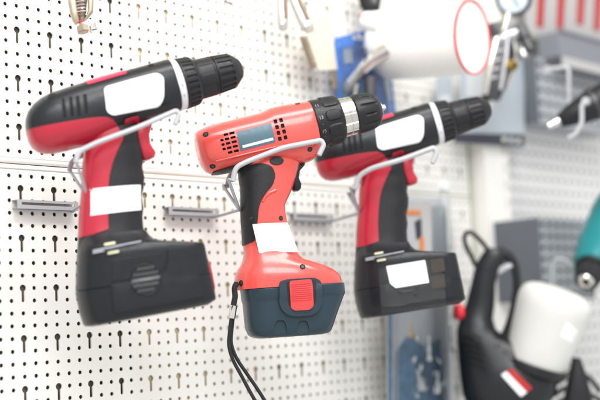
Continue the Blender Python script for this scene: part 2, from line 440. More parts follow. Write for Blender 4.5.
# ------------------------------------------------------------------ tool hooks
def hook(fr, c0, c1, r, prong, D, wire_top, vee, label):
    mw = Matrix.Translation(board((c0+c1)/2, r, 0)); root = empty('tool_hook', mw, label, 'hook', 'wire tool hooks on the panel'); inv = mw.inverted()
    zt, zb = board(0, r-.36).z, board(0, r+.36).z; xa, xb = c0*S, c1*S; yf = -.75*S; th = .08*S
    L = lambda v: inv @ v
    # front plate with a long slot, upper and lower flanges, end cheeks
    sl0, sl1 = zb+(zt-zb)*.42, zb+(zt-zb)*.72
    pr = [box((xa, yf, zb), (xb, yf+th, sl0), L), box((xa, yf, sl1), (xb, yf+th, zt), L),
          box((xa, yf, sl0), (xa+.35*S, yf+th, sl1), L), box((xb-.35*S, yf, sl0), (xb, yf+th, sl1), L)]
    link('bracket_plate', join(pr), 'tube', root, False)
    link('flange', box((xa, yf+th, zb), (xb, -.01*S, zb+th), L), 'bracket', root, False)
    link('flange', box((xa, yf+th, zt-th), (xb, -.01*S, zt), L), 'bracket', root, False)
    rw = 1.55*fr.k
    start = Vector((xb-.3*S, yf*.6, zb-.05*S)); v3 = fr.hit(*vee, 6)
    for sgn in (1, -1):
        top = fr.hit(*wire_top, D-1) if sgn > 0 else None
        P = [fr.hit(x, y, D) for x, y in prong]
        if sgn < 0:
            mir = lambda p: p+fr.Y*(2*D*fr.k)
            P = [mir(p) for p in P][:4]+[mir(P[3].lerp(P[4], .55))]; top = fr.hit(*wire_top, D-1)+fr.Y*(2*(D-1)*fr.k)
        link('prong', tube([inv @ p for p in round_path(P, 7*fr.k)], 2.6*fr.k, 14), 'tube', root)
        if sgn > 0: W_ = [Vector((xa+.8*S, yf*.6, zb-.05*S)), start, v3, top, P[0]]
        else: W_ = [v3, top, P[0]]
        link('wire_arm', tube([inv @ p for p in round_path(W_, 4*fr.k)], rw, 10), 'wire', root)
    return root
# ------------------------------------------------------------------ black and red cordless drill
def tp(R, ang):
    c, s = math.cos(math.radians(ang)), math.sin(math.radians(ang))
    return lambda t, p: (R[0]+t*c+p*s, R[1]-t*s+p*c)
def axis3(fr, R, ang, D=0):
    a = fr.q(*R); T = tp(R, ang); b = fr.q(*T(40, 0)); return a, (b-a).normalized()
FA = Frame(140, 190, 85, 9, (115, 322))
def drill_black(fr):
    root = empty('cordless_drill', fr.mw, 'black and crimson drill with a blank white sticker across its handle, nearest the left edge', 'drill', 'black and red cordless drills')
    R = (173, 86); T = tp(R, 16); k = fr.k
    lv = [(-153.5, 2, 13, 7), (-153, -3, 17, 12), (-151, -9, 21.5, 18), (-147, -15, 26, 22.5), (-140, -20.5, 29.5, 26), (-131, -24.5, 31.5, 28), (-121, -26.6, 32.3, 29), (-100, -27.4, 32.5, 30), (-75, -27.5, 30, 30), (-50, -27.4, 27.6, 29.5), (-25, -27.2, 26.8, 28.5), (-4, -27, 26.5, 27.5), (0, -26.4, 26, 27), (.6, -24, 24, 25)]
    hous = loft(fr, [(T(t, a), T(t, b), h) for t, a, b, h in lv], plan(56, 2.55))
    slots = []
    for i, (x, y) in enumerate([(63.4, 108.6), (70.9, 107.2), (77.7, 106.6), (85.1, 104.8)]):
        slots.append(rpoly([(x-2.2, y-9.8), (x+.8, y-10.4), (x+2.4, y+10), (x-.6, y+10.4)], 1.2, 3))
    # recess depth follows the local surface
    bv0 = bvh([hous])
    def cutter(outs, depth, D):
        parts = []
        for o_ in outs:
            cx = sum(p[0] for p in o_)/len(o_); cy = sum(p[1] for p in o_)/len(o_); p = fr.q(cx, cy, D)
            h = bv0.ray_cast(Vector((p.x, -1, p.z)), Vector((0, 1, 0))); y = h[0].y/k
            parts.append(prism(fr, o_, y-14, y+depth, D))
        return join(parts)
    body = boolean(hous, cutter(slots, 3.5, 26), 'DIFFERENCE')
    link('motor_housing', body, 'black', root)
    bvH = bvh([hous])
    for s in slots: link('vent_slot', patch(fr, [(a, b) for a, b in s], bvH, 26, -2.6, 2.5, .8), 'dark', root)  # dark plates sunk in the slots to deepen their shade
    # handle
    hl = [((92, 118), (137, 114), 17), ((90, 132), (137, 128), 18.5), ((86, 146), (139.4, 141), 19), ((84, 158), (142.6, 154), 19), ((83, 165), (142.6, 163), 19), ((82.6, 172), (141.8, 168), 19), ((82.4, 180), (144, 177), 19.2), ((82.2, 190), (143.5, 187), 19.5),
          ((81, 200), (141.3, 197), 19.6), ((80, 212), (143, 208), 20), ((79.3, 222), (142, 217), 20.5), ((79, 232), (142.6, 226), 21), ((78, 242), (144.5, 236), 22.5), ((77.5, 250), (148, 243.5), 24)]
    hand = loft(fr, hl, plan(44, 2.7))
    link('handle_grip', hand, 'blackr', root)
    redout = [(15, 131.8), (45, 127.3), (65, 124), (84, 121), (97, 119.5), (105, 119.3), (111, 121), (117, 126), (121, 133), (123, 139), (117, 151), (112, 164), (109, 176), (107.6, 190), (107, 208), (108, 229.5), (92, 235), (60, 241), (50, 160), (15, 165)]
    prs = prism(fr, redout, -90, 90, 16)
    link('lower_housing', boolean(inflate(hous, .0006), prs, 'INTERSECT'), 'red', root)
    link('handle_shell', boolean(inflate(hand, .0007), prs, 'INTERSECT'), 'red', root)
    tops = [T(-83, -31), T(-43, -31), T(-43, -23.3), T(-83, -23.3)]
    link('top_strip', boolean(inflate(hous, .0007), prism(fr, tops, -90, 90, 12), 'INTERSECT'), 'pink', root)
    lab = rpoly([(103.8, 87.2), (130, 79.5), (157, 72.2), (163.8, 76.5), (164.2, 98), (160.5, 106), (113, 115.6), (106.5, 112)], 4, 4)
    link('label', patch(fr, lab, bvH, 28, .5, 4), 'white', root)
    screw(fr, 'screw_hole', 51.5, 96.3, 4.2, bvH, root, 18, 'dark'); screw(fr, 'screw_hole', 150, 65.8, 3, bvH, root, 12, 'dark')
    # trigger and direction button
    link('trigger', loft(fr, [((128, 126), (153.2, 120), 9), ((130, 131), (151.2, 127), 10), ((133, 138), (148.8, 135), 10.4), ((135, 146), (150, 144.5), 10.4), ((138, 153), (155.2, 153), 10.4), ((140, 158.6), (154.2, 157.4), 9.4), ((144, 161), (150, 159.6), 7)], plan(28, 3)), 'red', root)
    link('direction_button', patch(fr, rpoly([(124.6, 119.6), (137.5, 115.6), (140.4, 118), (140, 126.5), (126, 131), (124.6, 129)], 2), bvH, 24, 3.2, 3, 6), 'red', root)
    # collar, clutch ring, chuck
    o, ax = axis3(fr, R, 14.6); kk = k
    col = link('torque_collar', lathe(o, ax, [(-1*k, 24*k), (-.6*k, 26.4*k), (0, 26.8*k), (6.8*k, 26.2*k), (7.2*k, 25*k)], 64), 'ring', root)
    for i, s_ in enumerate(['1', '·', '3', '·', '5', '·', '7', '·', '9']):
        text_on_cylinder(s_, o, ax, 26.75*k, 3.3*k, (-.62+i*.2), 5.2*k, 'ink', col, 'number')
    def ribs(nr, t0, t1, dep, duty=.5):
        def f(t, a, r):
            if t0*k <= t <= t1*k:
                x = (a*nr/(2*PI)) % 1
                return r-dep*k*(1 if x < duty*.8 else 0)
            return r
        return f
    n = 26
    pr = [(6.8, 24.5), (7.4, 26.3), (8.2, 26.6), (9.9, 26.5), (10, 26.4), (21, 25.3), (21.1, 25.2), (23, 24.3), (24.6, 22.6), (25, 20), (25.4, 16)]
    link('clutch_ring', lathe(o, ax, [(t*k, r*k) for t, r in pr], n*10, ribs(n, 10, 21, 1.5)), 'blackr', root, True, 28)
    pr = [(24, 17), (25, 20.6), (27, 21), (27.1, 21), (42, 20.5), (42.1, 20.5), (43.8, 20.2), (44, 19), (44.8, 19), (45, 20.1), (46.5, 20.1), (46.6, 20.1), (62, 18.6), (62.1, 18.5), (65, 17.2), (68, 14.8), (71, 12), (73.2, 10), (73.8, 8.4)]
    def chm(t, a, r):
        if 46.6*k <= t <= 62*k:
            x = (a*18/(2*PI)) % 1; return r-(1.5*k if x < .42 else 0)
        if 27.1*k <= t <= 42*k:
            x = (a*6/(2*PI)) % 1; return r-(.7*k if x < .5 else 0)
        return r
    ch = link('chuck', lathe(o+Vector((0, 0, 0)), ax, [(t*k, r*k) for t, r in pr], 216, chm), 'blackr', root, True, 28)
    link('chuck_nose', lathe(o, ax, [(73*k, 8.2*k), (74.2*k, 8*k), (74.8*k, 6.5*k), (74.4*k, 3.4*k), (72*k, 3*k)], 32), 'gunm', ch)
    # foot and battery pack
    pl = plan2(2.3, 9, .33, 64)
    foot = loft(fr, [((79.5, 237), (143.4, 231), 22), ((78.8, 242), (146.4, 236.5), 26), ((78.3, 246), (150.5, 240.4), 30.5), ((77.6, 251), (159, 242.4), 35.5), ((77, 256), (178, 243.2), 37.8), ((76.8, 260), (198, 244.2), 38.2), ((76.5, 266), (199.6, 247), 38.6), ((75.8, 291.5), (205.5, 275), 39)], pl)
    link('foot', foot, 'packb', root)
    pk = loft(fr, [((76.4, 292), (207, 275.2), 38.5), ((75.6, 292.4), (205.8, 275.6), 39.3), ((76.4, 297), (206.8, 280), 39.6), ((80, 314), (209.4, 293.5), 39.6), ((82, 320), (210.4, 297.5), 39), ((83.5, 324.6), (210.4, 300.2), 37.4), ((85.5, 326.5), (208.5, 301.8), 35), ((92, 326.6), (204, 305.2), 31)], pl)
    link('battery_pack', pk, 'packb', root)
    bvF = bvh([foot, pk])
    side = [(111, 285.2), (131, 282), (138, 280.6), (160.5, 276), (164.5, 272.6), (167.4, 264), (167.6, 249), (194, 246.5), (203.8, 296.5), (168, 303.5), (135, 309.8), (114, 313.5)]
    sd = link('side_panel', patch(fr, rpoly(side, 1.2), bvF, 39, 1.9, 4, 2.5), 'packb', root)
    bvS = bvh([foot, pk, sd.data])
    lou = link('louver', patch(fr, circ(145.6, 279.3, 14.6, 36), bvS, 40, .5, 3.5), 'dark', root)
    link('rim', tube([Vector((p.x, (lambda h: h[0].y if h[0] is not None else 0)(bvS.ray_cast(Vector((p.x, -1, p.z)), Vector((0, 1, 0))))-.5*k, p.z)) for p in [fr.q(x, y, 40) for x, y in circ(145.6, 279.3, 15.4, 40)+[(161, 279.3)]]], .9*k, 8), 'packb', lou)
    bvL = bvh([lou.data]); sl = math.tan(math.radians(9))
    for i in range(5):
        yy = 279.3+(i-2)*5.5; w = math.sqrt(14.2**2-((i-2)*5.5)**2)-.3
        link('slat', patch(fr, rpoly([(145.6-w, yy+w*sl-1.7), (145.6+w, yy-w*sl-1.7), (145.6+w, yy-w*sl+1.7), (145.6-w, yy+w*sl+1.7)], 1), bvL, 40, .9, 3.5), 'slat', lou)
    # raised centre block and seam on the foot side
    link('foot_plate', patch(fr, rpoly([(112, 260), (160, 253), (165, 256), (164, 268.5), (157, 271), (151, 262), (139, 263), (130, 279), (112, 282)], 2), bvF, 39.5, .9, 4, 1.8), 'packb', root)
    # spring latch across the handle base
    rec = link('latch_recess', patch(fr, rpoly([(90, 251.5), (100, 246.2), (141, 239.6), (143.6, 241.5), (140, 245), (112, 251), (93, 254)], 2), bvF, 33, .25, 3), 'dark', root)
    for y in (0, 2.1): link('latch_bar', tube([fr.q(93, 251+y, 34.5), fr.q(112, 247.2+y, 36.5), fr.q(141, 241.4+y, 34)], 0.95*k, 8), 'bracket', root)
    for x, y in ((109.5, 243.3), (112.5, 252.2)): link('latch_tab', patch(fr, rpoly([(x-5.5, y+.2), (x+5.5, y-1.8), (x+5.5, y+.8), (x-5.5, y+2.8)], .8), bvF, 33, 2.4, 3, 3), 'yell', root)
    link('release_button', loft(fr, [((200, 258), (206, 259), 12), ((203, 264), (208.6, 266), 15), ((208, 287), (212.6, 287), 16), ((209, 293), (212.4, 293), 14)], plan(20, 4)), 'red', root)
    return root, hous, hand, bvF, bvh([hand])
dA, housA, handA, bvFA, bvHandA = drill_black(FA)
# the white paper band round drill A's handle and the price card on its twin
def band(fr, me, pts, e, m, parent, name='label'):
    return link(name, boolean(inflate(me, e), prism(fr, pts, -90, 90, 16), 'INTERSECT'), m, parent)
lb = link('paper_band', patch(FA, rpoly([(84.8, 189.3), (141.4, 184.4), (142.2, 209.6), (85.8, 216.2)], .8), bvHandA, 18, 1.0, 4, 1), 'white', dA)
FC = Frame(400, 208, 105.2, 5, (384.5, 315.5))
dC = copy_tree(dA, None, ('paper_band', 'release_button'))
dC.matrix_world = FC.mw @ Matrix.Rotation(math.radians(1.6), 4, 'Y')
dC['label'] = 'black and crimson drill with a white card taped to its battery, behind the coral drill'
# price card and clear tape on the battery of the far drill (its own parts; blueprint in the first drill's frame)
def card_on_battery(root):
    A = lambda x, y: (77+(x-354)*1.272, 326+(y-320.5)*1.255)
    cardp = [A(*p) for p in [(387.2, 268), (425, 261.4), (429, 283.5), (396.5, 289.5), (391, 285)]]
    tapep = [A(*p) for p in [(379.5, 270.5), (440, 259.5), (446, 305), (383, 315.5)]]
    tp_ = link('tape', patch(FA, rpoly(tapep, 1), bvFA, 40, 3.6, 5, .3), 'clear', root)
    link('price_card', patch(FA, rpoly(cardp, 1), bvFA, 40, 4.6, 4), 'white', root)
    for x, y in ((429.5, 261), (430, 277)):
        link('tape_square', patch(FA, rpoly([A(x, y), A(x+13.5, y-2.2), A(x+15, y+11), A(x+1.5, y+13.5)], .6), bvFA, 40, 4.2, 5), 'tsq', root)
card_on_battery(dC)
# ------------------------------------------------------------------ coral drill
FB = Frame(270, 205, 95, 8, (290, 337))
def drill_coral(fr):
    root = empty('cordless_drill', fr.mw, 'coral red drill with slate battery and silver chuck ring, middle of the three', 'drill', 'cordless drills on hooks')
    R = (313.8, 124.7); T = tp(R, 13.7); k = fr.k
    lv = [(-119.6, -8, 8, 12), (-119.2, -14, 12, 17.5), (-118, -18.6, 15.6, 21), (-115.5, -20.8, 20.5, 23.6), (-111, -22, 23.8, 25), (-104, -23, 25.3, 25.8), (-90, -23.7, 26, 26.4), (-70, -23.6, 26.8, 26.6), (-52, -23.6, 28, 26.6), (-46, -24.6, 29, 26.6), (-40, -26, 30.5, 26.6), (-30, -25.8, 34, 26.4), (-20, -25.2, 35.4, 26.2), (-12, -24.6, 34.8, 26), (-7, -24.2, 33, 25.8), (-4, -24, 31, 25.6), (-2, -23.6, 28.4, 25.2), (-1, -22, 26, 24)]
    hous = loft(fr, [(T(t, a), T(t, b), h) for t, a, b, h in lv], plan(56, 2.5))
    bv0 = bvh([hous])
    ca, sa = math.cos(math.radians(13.7)), math.sin(math.radians(13.7))
    def bar(cx, cy, w, h, r=.8):
        L = lambda u, v: (cx+u*ca+v*sa, cy-u*sa+v*ca)
        return rpoly([L(-w, -h), L(w, -h), L(w, h), L(-w, h)], r, 2)
    vents = []
    for i in range(5):                        # rounded grille at the tail
        for j, (u, w) in enumerate(((-6.4, 1.6), (-1.2, 2.3), (5.0, 2.6))):
            if j == 0 and i in (0, 4): continue
            v = (i-2)*4.6; cx, cy = 229.2+u*ca+v*sa, 143.2-u*sa+v*ca
            vents.append(bar(cx, cy, w, 1.25))
    for j in range(2):
        for i in range(4):
            u, v = (j-.5)*5.8, (i-1.5)*6.0
            vents.append(bar(280.4+u*ca+v*sa, 129.6-u*sa+v*ca, 1.8, 2.1, .9))
    cut = []
    for o_ in vents:
        cx = sum(p[0] for p in o_)/len(o_); cy = sum(p[1] for p in o_)/len(o_); p = fr.q(cx, cy, 25)
        y = bv0.ray_cast(Vector((p.x, -1, p.z)), Vector((0, 1, 0)))[0].y/k
        cut.append(prism(fr, o_, y-10, y+3.6, 25))
    link('motor_housing', boolean(hous, join(cut), 'DIFFERENCE'), 'coral', root)
    for o_ in vents: link('vent_slot', patch(fr, o_, bv0, 25, -2.6, 2.0, .6), 'dark', root)  # dark plates inside the openings stand for the shaded interior
    npl = link('nameplate', patch(fr, rpoly([(236.2, 132), (271, 122.8), (275.6, 142), (240.6, 151)], 1.2), bv0, 26, .45, 3.5), 'plate', root)
    link('print_strip', patch(fr, rpoly([(242, 145.6), (272.8, 137.6), (273.6, 140.2), (242.8, 148.2)], .5), bvh([npl.data]), 26, .2, 3.5, .3), 'paint', npl)
    for x, y, r in ((205.7, 134.3, 2.9), (213, 166, 2.9), (297.3, 103.8, 2.6), (310, 149.2, 2.6)): screw(fr, 'screw', x, y, r, bv0, root, 22 if y > 110 else 12)
    # moulded ridge under the nameplate
    link('ridge', tube([fr.q(*T(t, 12.4), 24.1) for t in (-104, -80, -55, -30)], 1.0*k, 8), 'coral', root)
    # handle, grip
    hl = [((241, 150), (300, 146), 16), ((239.5, 162), (300, 160), 18), ((238.8, 170), (298.5, 168), 18.8), ((239.6, 179), (296, 178), 19), ((241, 188), (292.5, 188), 19), ((241.4, 196), (289, 196), 19), ((241.4, 206), (284.6, 205), 19), ((241.5, 214), (285, 213), 19), ((241.8, 222), (286.6, 221), 19), ((242.6, 232), (288.4, 231), 19.2), ((243.2, 244), (290.2, 243), 19.8), ((244, 253), (292.5, 251), 21.5)]
    hand = loft(fr, hl, plan(44, 2.6)); link('handle', hand, 'coral', root)
    go = rpoly([(232, 166), (238.5, 167.6), (250, 164.6), (260, 163.2), (268, 164.6), (273, 168.6), (275.2, 176), (272.6, 185), (266, 192.6), (261, 200), (258.4, 209), (257.6, 218), (256.4, 230), (254.6, 241.2), (249, 243), (242.6, 245.6), (232, 246)], 2.5)
    grip = boolean(inflate(hand, .0010), prism(fr, go, -90, 90, 17), 'INTERSECT'); link('grip', grip, 'blackr', root)
    wed = boolean(inflate(hous, .0009), prism(fr, rpoly([(212, 172.6), (231, 166.8), (246, 163.4), (262, 162.4), (262, 190), (222, 182)], 2), -90, 90, 14), 'INTERSECT'); link('under_grip', wed, 'blackr', root)
    bvG = bvh([grip, hand])
    for x, y, r, rm in ((251.6, 218, 2.7, 'dark'), (281.4, 218, 2.5, 'dark')): screw(fr, 'screw', x, y, r, bvG, root, 19, 'screw', rm)
    link('finger_rib', tube([fr.q(262.5, 201.5, 18.6), fr.q(265, 197, 18.8), fr.q(269.5, 193, 18.8), fr.q(276, 190, 18.4)], 1.6*k, 8), 'coral', root)
    btn = link('direction_button', patch(fr, circ(277.4, 160, 7, 22, 4.1), bvh([hous, hand]), 24, 1.6, 3, 4), 'blackr', root)
    link('trigger', loft(fr, [((286, 168.5), (305, 163.5), 7), ((288, 170), (304, 166), 8.4), ((289.5, 173), (299.6, 171), 8.8), ((290.5, 178), (298.3, 178.4), 8.8), ((291, 184), (301, 184.6), 8.8), ((292, 188.4), (300.6, 188.6), 8.2), ((293, 191), (298.5, 191), 6)], plan(28, 3)), 'blackr', root)
    tag_ = rpoly([(252.3, 224.2), (262, 223.4), (287.5, 222.4), (298.4, 251.8), (259.2, 253.2)], .8, 2)
    tv = []
    for side in (0, 1):
        for x, y in tag_: tv.append(fr.q(x, y, 22.8-side*.5))
    n = len(tag_); tme = mesh(tv, [tuple(range(n)), tuple(range(2*n-1, n-1, -1))]+[(i, (i+1) % n, n+(i+1) % n, n+i) for i in range(n)])
    link('paper_tag', tme, 'white', root, False)
    # clutch ring, silver ring, chuck
    o, ax = axis3(fr, R, 13.7)
    pads = 10
    def clm(t, a, r):
        x = (a*pads/(2*PI)+.35) % 1; u = abs(x-.5)/.36; v = abs(t/k-17.6)/8.2
        d = max(0, 1-(u**4+v**4)) if u < 1 and v < 1 else 0
        return r+k*1.5*min(1, d*3)
    prc = [(-1.4, 22), (-1, 24.4), (-.4, 24.9), (1, 25), (3, 24.9), (5, 24.8), (7.6, 24.6)]+[(9+i*1.15, 24.3-.09*i) for i in range(16)]+[(27.6, 22.4), (28.4, 21.4), (28.8, 18)]
    cl = link('clutch_ring', lathe(o, ax, [(t*k, r*k) for t, r in prc], 240, clm), 'blackr', root, True, 40)
    for s_, th in (('11', .67), ('·', .43), ('13', .08), ('·', -.2), ('15', -.48), ('·', -.72)):
        text_on_cylinder(s_, o, ax, 25.06*k, 4.0*k, th, 4.7*k, 'ringprint', cl, 'number')
    def silv(t, a, r):
        x = (a*12/(2*PI)) % 1; return r+k*(.9*x-.3)
    link('chuck_ring', lathe(o, ax, [(28*k, 17*k), (28.2*k, 18.9*k), (29*k, 19.4*k), (35*k, 19.3*k), (35.3*k, 18.8*k), (36*k, 18.8*k), (36.3*k, 19.2*k), (42*k, 19*k), (42.4*k, 18*k)], 144, silv), 'steel', root, True, 25)
    grooves = 12
    def chm(t, a, r):
        x = (a*grooves/(2*PI)) % 1; u = abs(x-.5)/.13; lo, hi = (47.5, 66) if int(a*grooves/(2*PI)) % 2 == 0 else (50, 63)
        v = abs(t/k-(lo+hi)/2)/((hi-lo)/2)
        d = max(0, 1-u**2)*max(0, 1-v**6) if u < 1 and v < 1 else 0
        return r-k*1.6*d
    prc = [(42, 17), (42.3, 19), (43, 19.9)]+[(44+i, 20.1+.25*math.sin(i/22*PI)-.0052*i*i*.9-(0.00075*max(0, i-12)**3)) for i in range(23)]+[(67.6, 15.2), (69.2, 13.2), (70.6, 10.8), (71.4, 8.6), (71.7, 7)]
    ck = link('chuck', lathe(o, ax, [(t*k, r*k) for t, r in prc], 240, chm), 'blackr', root, True, 50)
    link('chuck_nose', lathe(o, ax, [(71*k, 7.2*k), (72.4*k, 6.8*k), (72.9*k, 6*k), (72.6*k, 3.4*k)], 32), 'steel', ck)
    for i in range(3):
        a = 2*PI*i/3+.5; up = ax.orthogonal().normalized(); off = Matrix.Rotation(a, 3, ax) @ up*1.7*k
        link('jaw', lathe(o+off, ax, [(70*k, 1.6*k), (75.5*k, 1.5*k), (77.2*k, .9*k)], 8), 'steel', ck)
    # foot
    plf = plan2(3.0, 2.6, .5, 56)
    foot = loft(fr, [((244.6, 247), (291, 245), 20.6), ((244.2, 251), (295, 250), 22), ((243.8, 256), (298.5, 255), 24), ((242.6, 262), (304, 259.6), 27), ((240, 267), (316, 262.6), 29.4), ((237.2, 271), (325.5, 266), 31), ((235.6, 275), (332, 269.2), 32.2), ((235, 279), (336.5, 272.6), 33), ((234.6, 284), (339.8, 277), 33.4), ((234.6, 290.6), (341.2, 283.2), 33.5)], plf)
    link('foot', foot, 'coral', root)
    pk = loft(fr, [((241, 290.2), (340.8, 283), 32), ((241.4, 291.2), (341.8, 283.8), 33.6), ((242.6, 301), (342.8, 293.2), 33.8), ((243, 302), (342.2, 294.2), 33.2), ((243.8, 305), (340.8, 297.4), 33.2), ((245.2, 321), (334.4, 315), 32.4), ((246.6, 330), (331, 325.5), 31.6), ((249, 335.2), (329, 330.4), 30), ((252, 337.4), (326.4, 332.8), 27.6), ((258, 338.6), (320, 334.2), 24)], plan2(4, 4, .5, 64))
    bvP = bvh([foot, pk]); bvK = bvh([pk]); dim = []
    for x, y in ((280.4, 325.4), (303, 325.8)):
        p = fr.q(x, y, 32); yy = bvK.ray_cast(Vector((p.x, -1, p.z)), Vector((0, 1, 0)))[0].y/k
        dim.append(prism(fr, rpoly([(x-6.2, y+22), (x-6, y), (x-3.4, y-5), (x+3.4, y-5.2), (x+6, y-.4), (x+6.2, y+22)], 3.4, 5), yy-12, yy+2.2, 32))
    link('battery_pack', boolean(pk, join(dim), 'DIFFERENCE'), 'teal', root)
    for x, y, r in ((241.9, 283, 3.0), (302.2, 267, 2.9)): screw(fr, 'screw', x, y, r, bvP, root, 28)
    lf = link('latch_frame', patch(fr, rpoly([(279, 281.6), (287, 279.2), (314.5, 277.6), (321.4, 281.4), (322.4, 303), (318, 311.6), (311.6, 315.4), (297, 316.6), (287.6, 315.6), (281.4, 310), (278.8, 304)], 5, 5), bvP, 33.5, 3.6, 4, 6), 'teal', root)
    for g in ([(286.4, 282), (289.6, 281.4), (291, 307), (288.4, 304)], [(311.6, 280), (316, 280.6), (316.4, 301), (313.4, 306)]): link('latch_gap_shade', patch(fr, rpoly(g, 1.2), bvh([lf.data]), 37, .25, 4, .5), 'dark', lf)  # flat dark strips painting the gap shade either side of the button
    lt = link('latch_button', patch(fr, rpoly([(289, 281), (311.8, 279.2), (313.6, 306), (309.6, 310), (294.4, 310.8), (290.6, 308)], 3, 4), bvh([lf.data]), 36, 1.5, 3.5, 3), 'coralb', root)
    bvT = bvh([lt.data])
    for i in range(9):
        y = 283.4+i*2.0; link('rib', patch(fr, rpoly([(291.2+i*.1, y+.6), (310.4+i*.15, y-.9), (310.5+i*.15, y+.1), (291.3+i*.1, y+1.6)], .4, 2), bvT, 37, .7, 4, 1), 'coralb', lt)
    return root
dB = drill_coral(FB)
def wrist_strap(fr):
    root = empty('wrist_strap', Matrix.Translation(fr.hit(230, 330, 20)), 'black wrist cord with a silver clip hanging from the coral drill', 'strap'); inv = root.matrix_world.inverted()
    k = fr.k
    P = lambda pts, D: [inv @ fr.hit(x, y, D) for x, y in pts]
    link('cord', tube(smooth_path(P([(237, 283), (234.6, 288), (235, 297), (233.4, 306), (232.6, 318)], 20)), 2.9*k, 10), 'cord', root)
    link('cord', tube(smooth_path(P([(231.4, 317), (229.6, 332), (229, 346), (233, 360), (241.5, 376), (249, 390), (257, 404), (266, 418)], 20)), 1.75*k, 8), 'cord', root)
    link('cord', tube(smooth_path(P([(233.2, 317), (231.6, 332), (231.4, 344), (236.4, 358), (247, 374), (258, 390), (266, 403), (274, 418)], 17)), 1.75*k, 8), 'cord', root)
    a, b = inv @ fr.hit(233.6, 305.5, 20), inv @ fr.hit(231.8, 318.4, 20)
    link('clip', lathe(a, b-a, [(0, 3.2*k), (.4*k, 3.6*k), (12*k, 3.5*k), (12.6*k, 3.1*k)], 20), 'chrome', root)
wrist_strap(FB)
hook(FA, -.8, 4.7, 14.35, [(75.6, 162.5), (78.5, 151.5), (97, 142.6), (137.5, 127.6), (176.5, 110.6), (179.2, 114.5), (175, 124.5)], 31, (77, 164), (89, 200), 'steel hook carrying the leftmost black and crimson drill')
hook(FB, 13.95, 19.6, 14.35, [(232.6, 181), (235.4, 167.4), (247, 161.6), (283, 147.6), (321.2, 140.2), (323.8, 145), (319, 155)], 28, (228, 178.6), (239.5, 210), 'steel hook carrying the coral red drill')
hook(FC, 29.1, 34.6, 14.35, [(355, 189), (358.6, 176), (371, 168.4), (402, 159.6), (434, 147.6), (436.8, 152), (432.4, 163)], 31, (350, 187), (359.5, 213), 'steel hook carrying the drill with the taped white card')

# ------------------------------------------------------------------ things on the far part of the wall
def sheet(pts, dist, th, holes=(), inv=None):
    """flat card parallel to the panel: outline read at its distance from the panel, th thick (pitches)"""
    loops = [[at(x, y, dist) for x, y in pts]]+[[at(x, y, dist) for x, y in h] for h in holes]
    flat = [Vector((p.x, p.z, 0)) for l in loops for p in l]
    tris = tessellate_polygon([[Vector((p.x, p.z, 0)) for p in l] for l in loops])
    P = [p for l in loops for p in l]; n = len(P); dy = Vector((0, th*S, 0))
    V = P+[p+dy for p in P]; Fc = [tuple(t) for t in tris]+[tuple(i+n for i in reversed(t)) for t in tris]
    o = 0
    for l in loops:
        m_ = len(l); Fc += [(o+i, o+(i+1) % m_, n+o+(i+1) % m_, n+o+i) for i in range(m_)]; o += m_
    if inv: V = [inv @ v for v in V]
    return mesh(V, Fc)
def place(name, px, py, dist, label, cat, group=None):
    o = empty(name, Matrix.Translation(at(px, py, dist)), label, cat, group); return o, o.matrix_world.inverted()
def ft(fr, pts, r, sub=6, n=12, rad=None, rnd=None):
    """tube through blueprint points (x, y, D)"""
    P = [fr.q(*p) for p in pts]
    P = round_path(P, rnd*fr.k) if rnd else (smooth_path(P, sub) if len(P) > 2 else P)
    return tube(P, r*fr.k, n, (lambda t: rad(t)*fr.k) if rad else None)
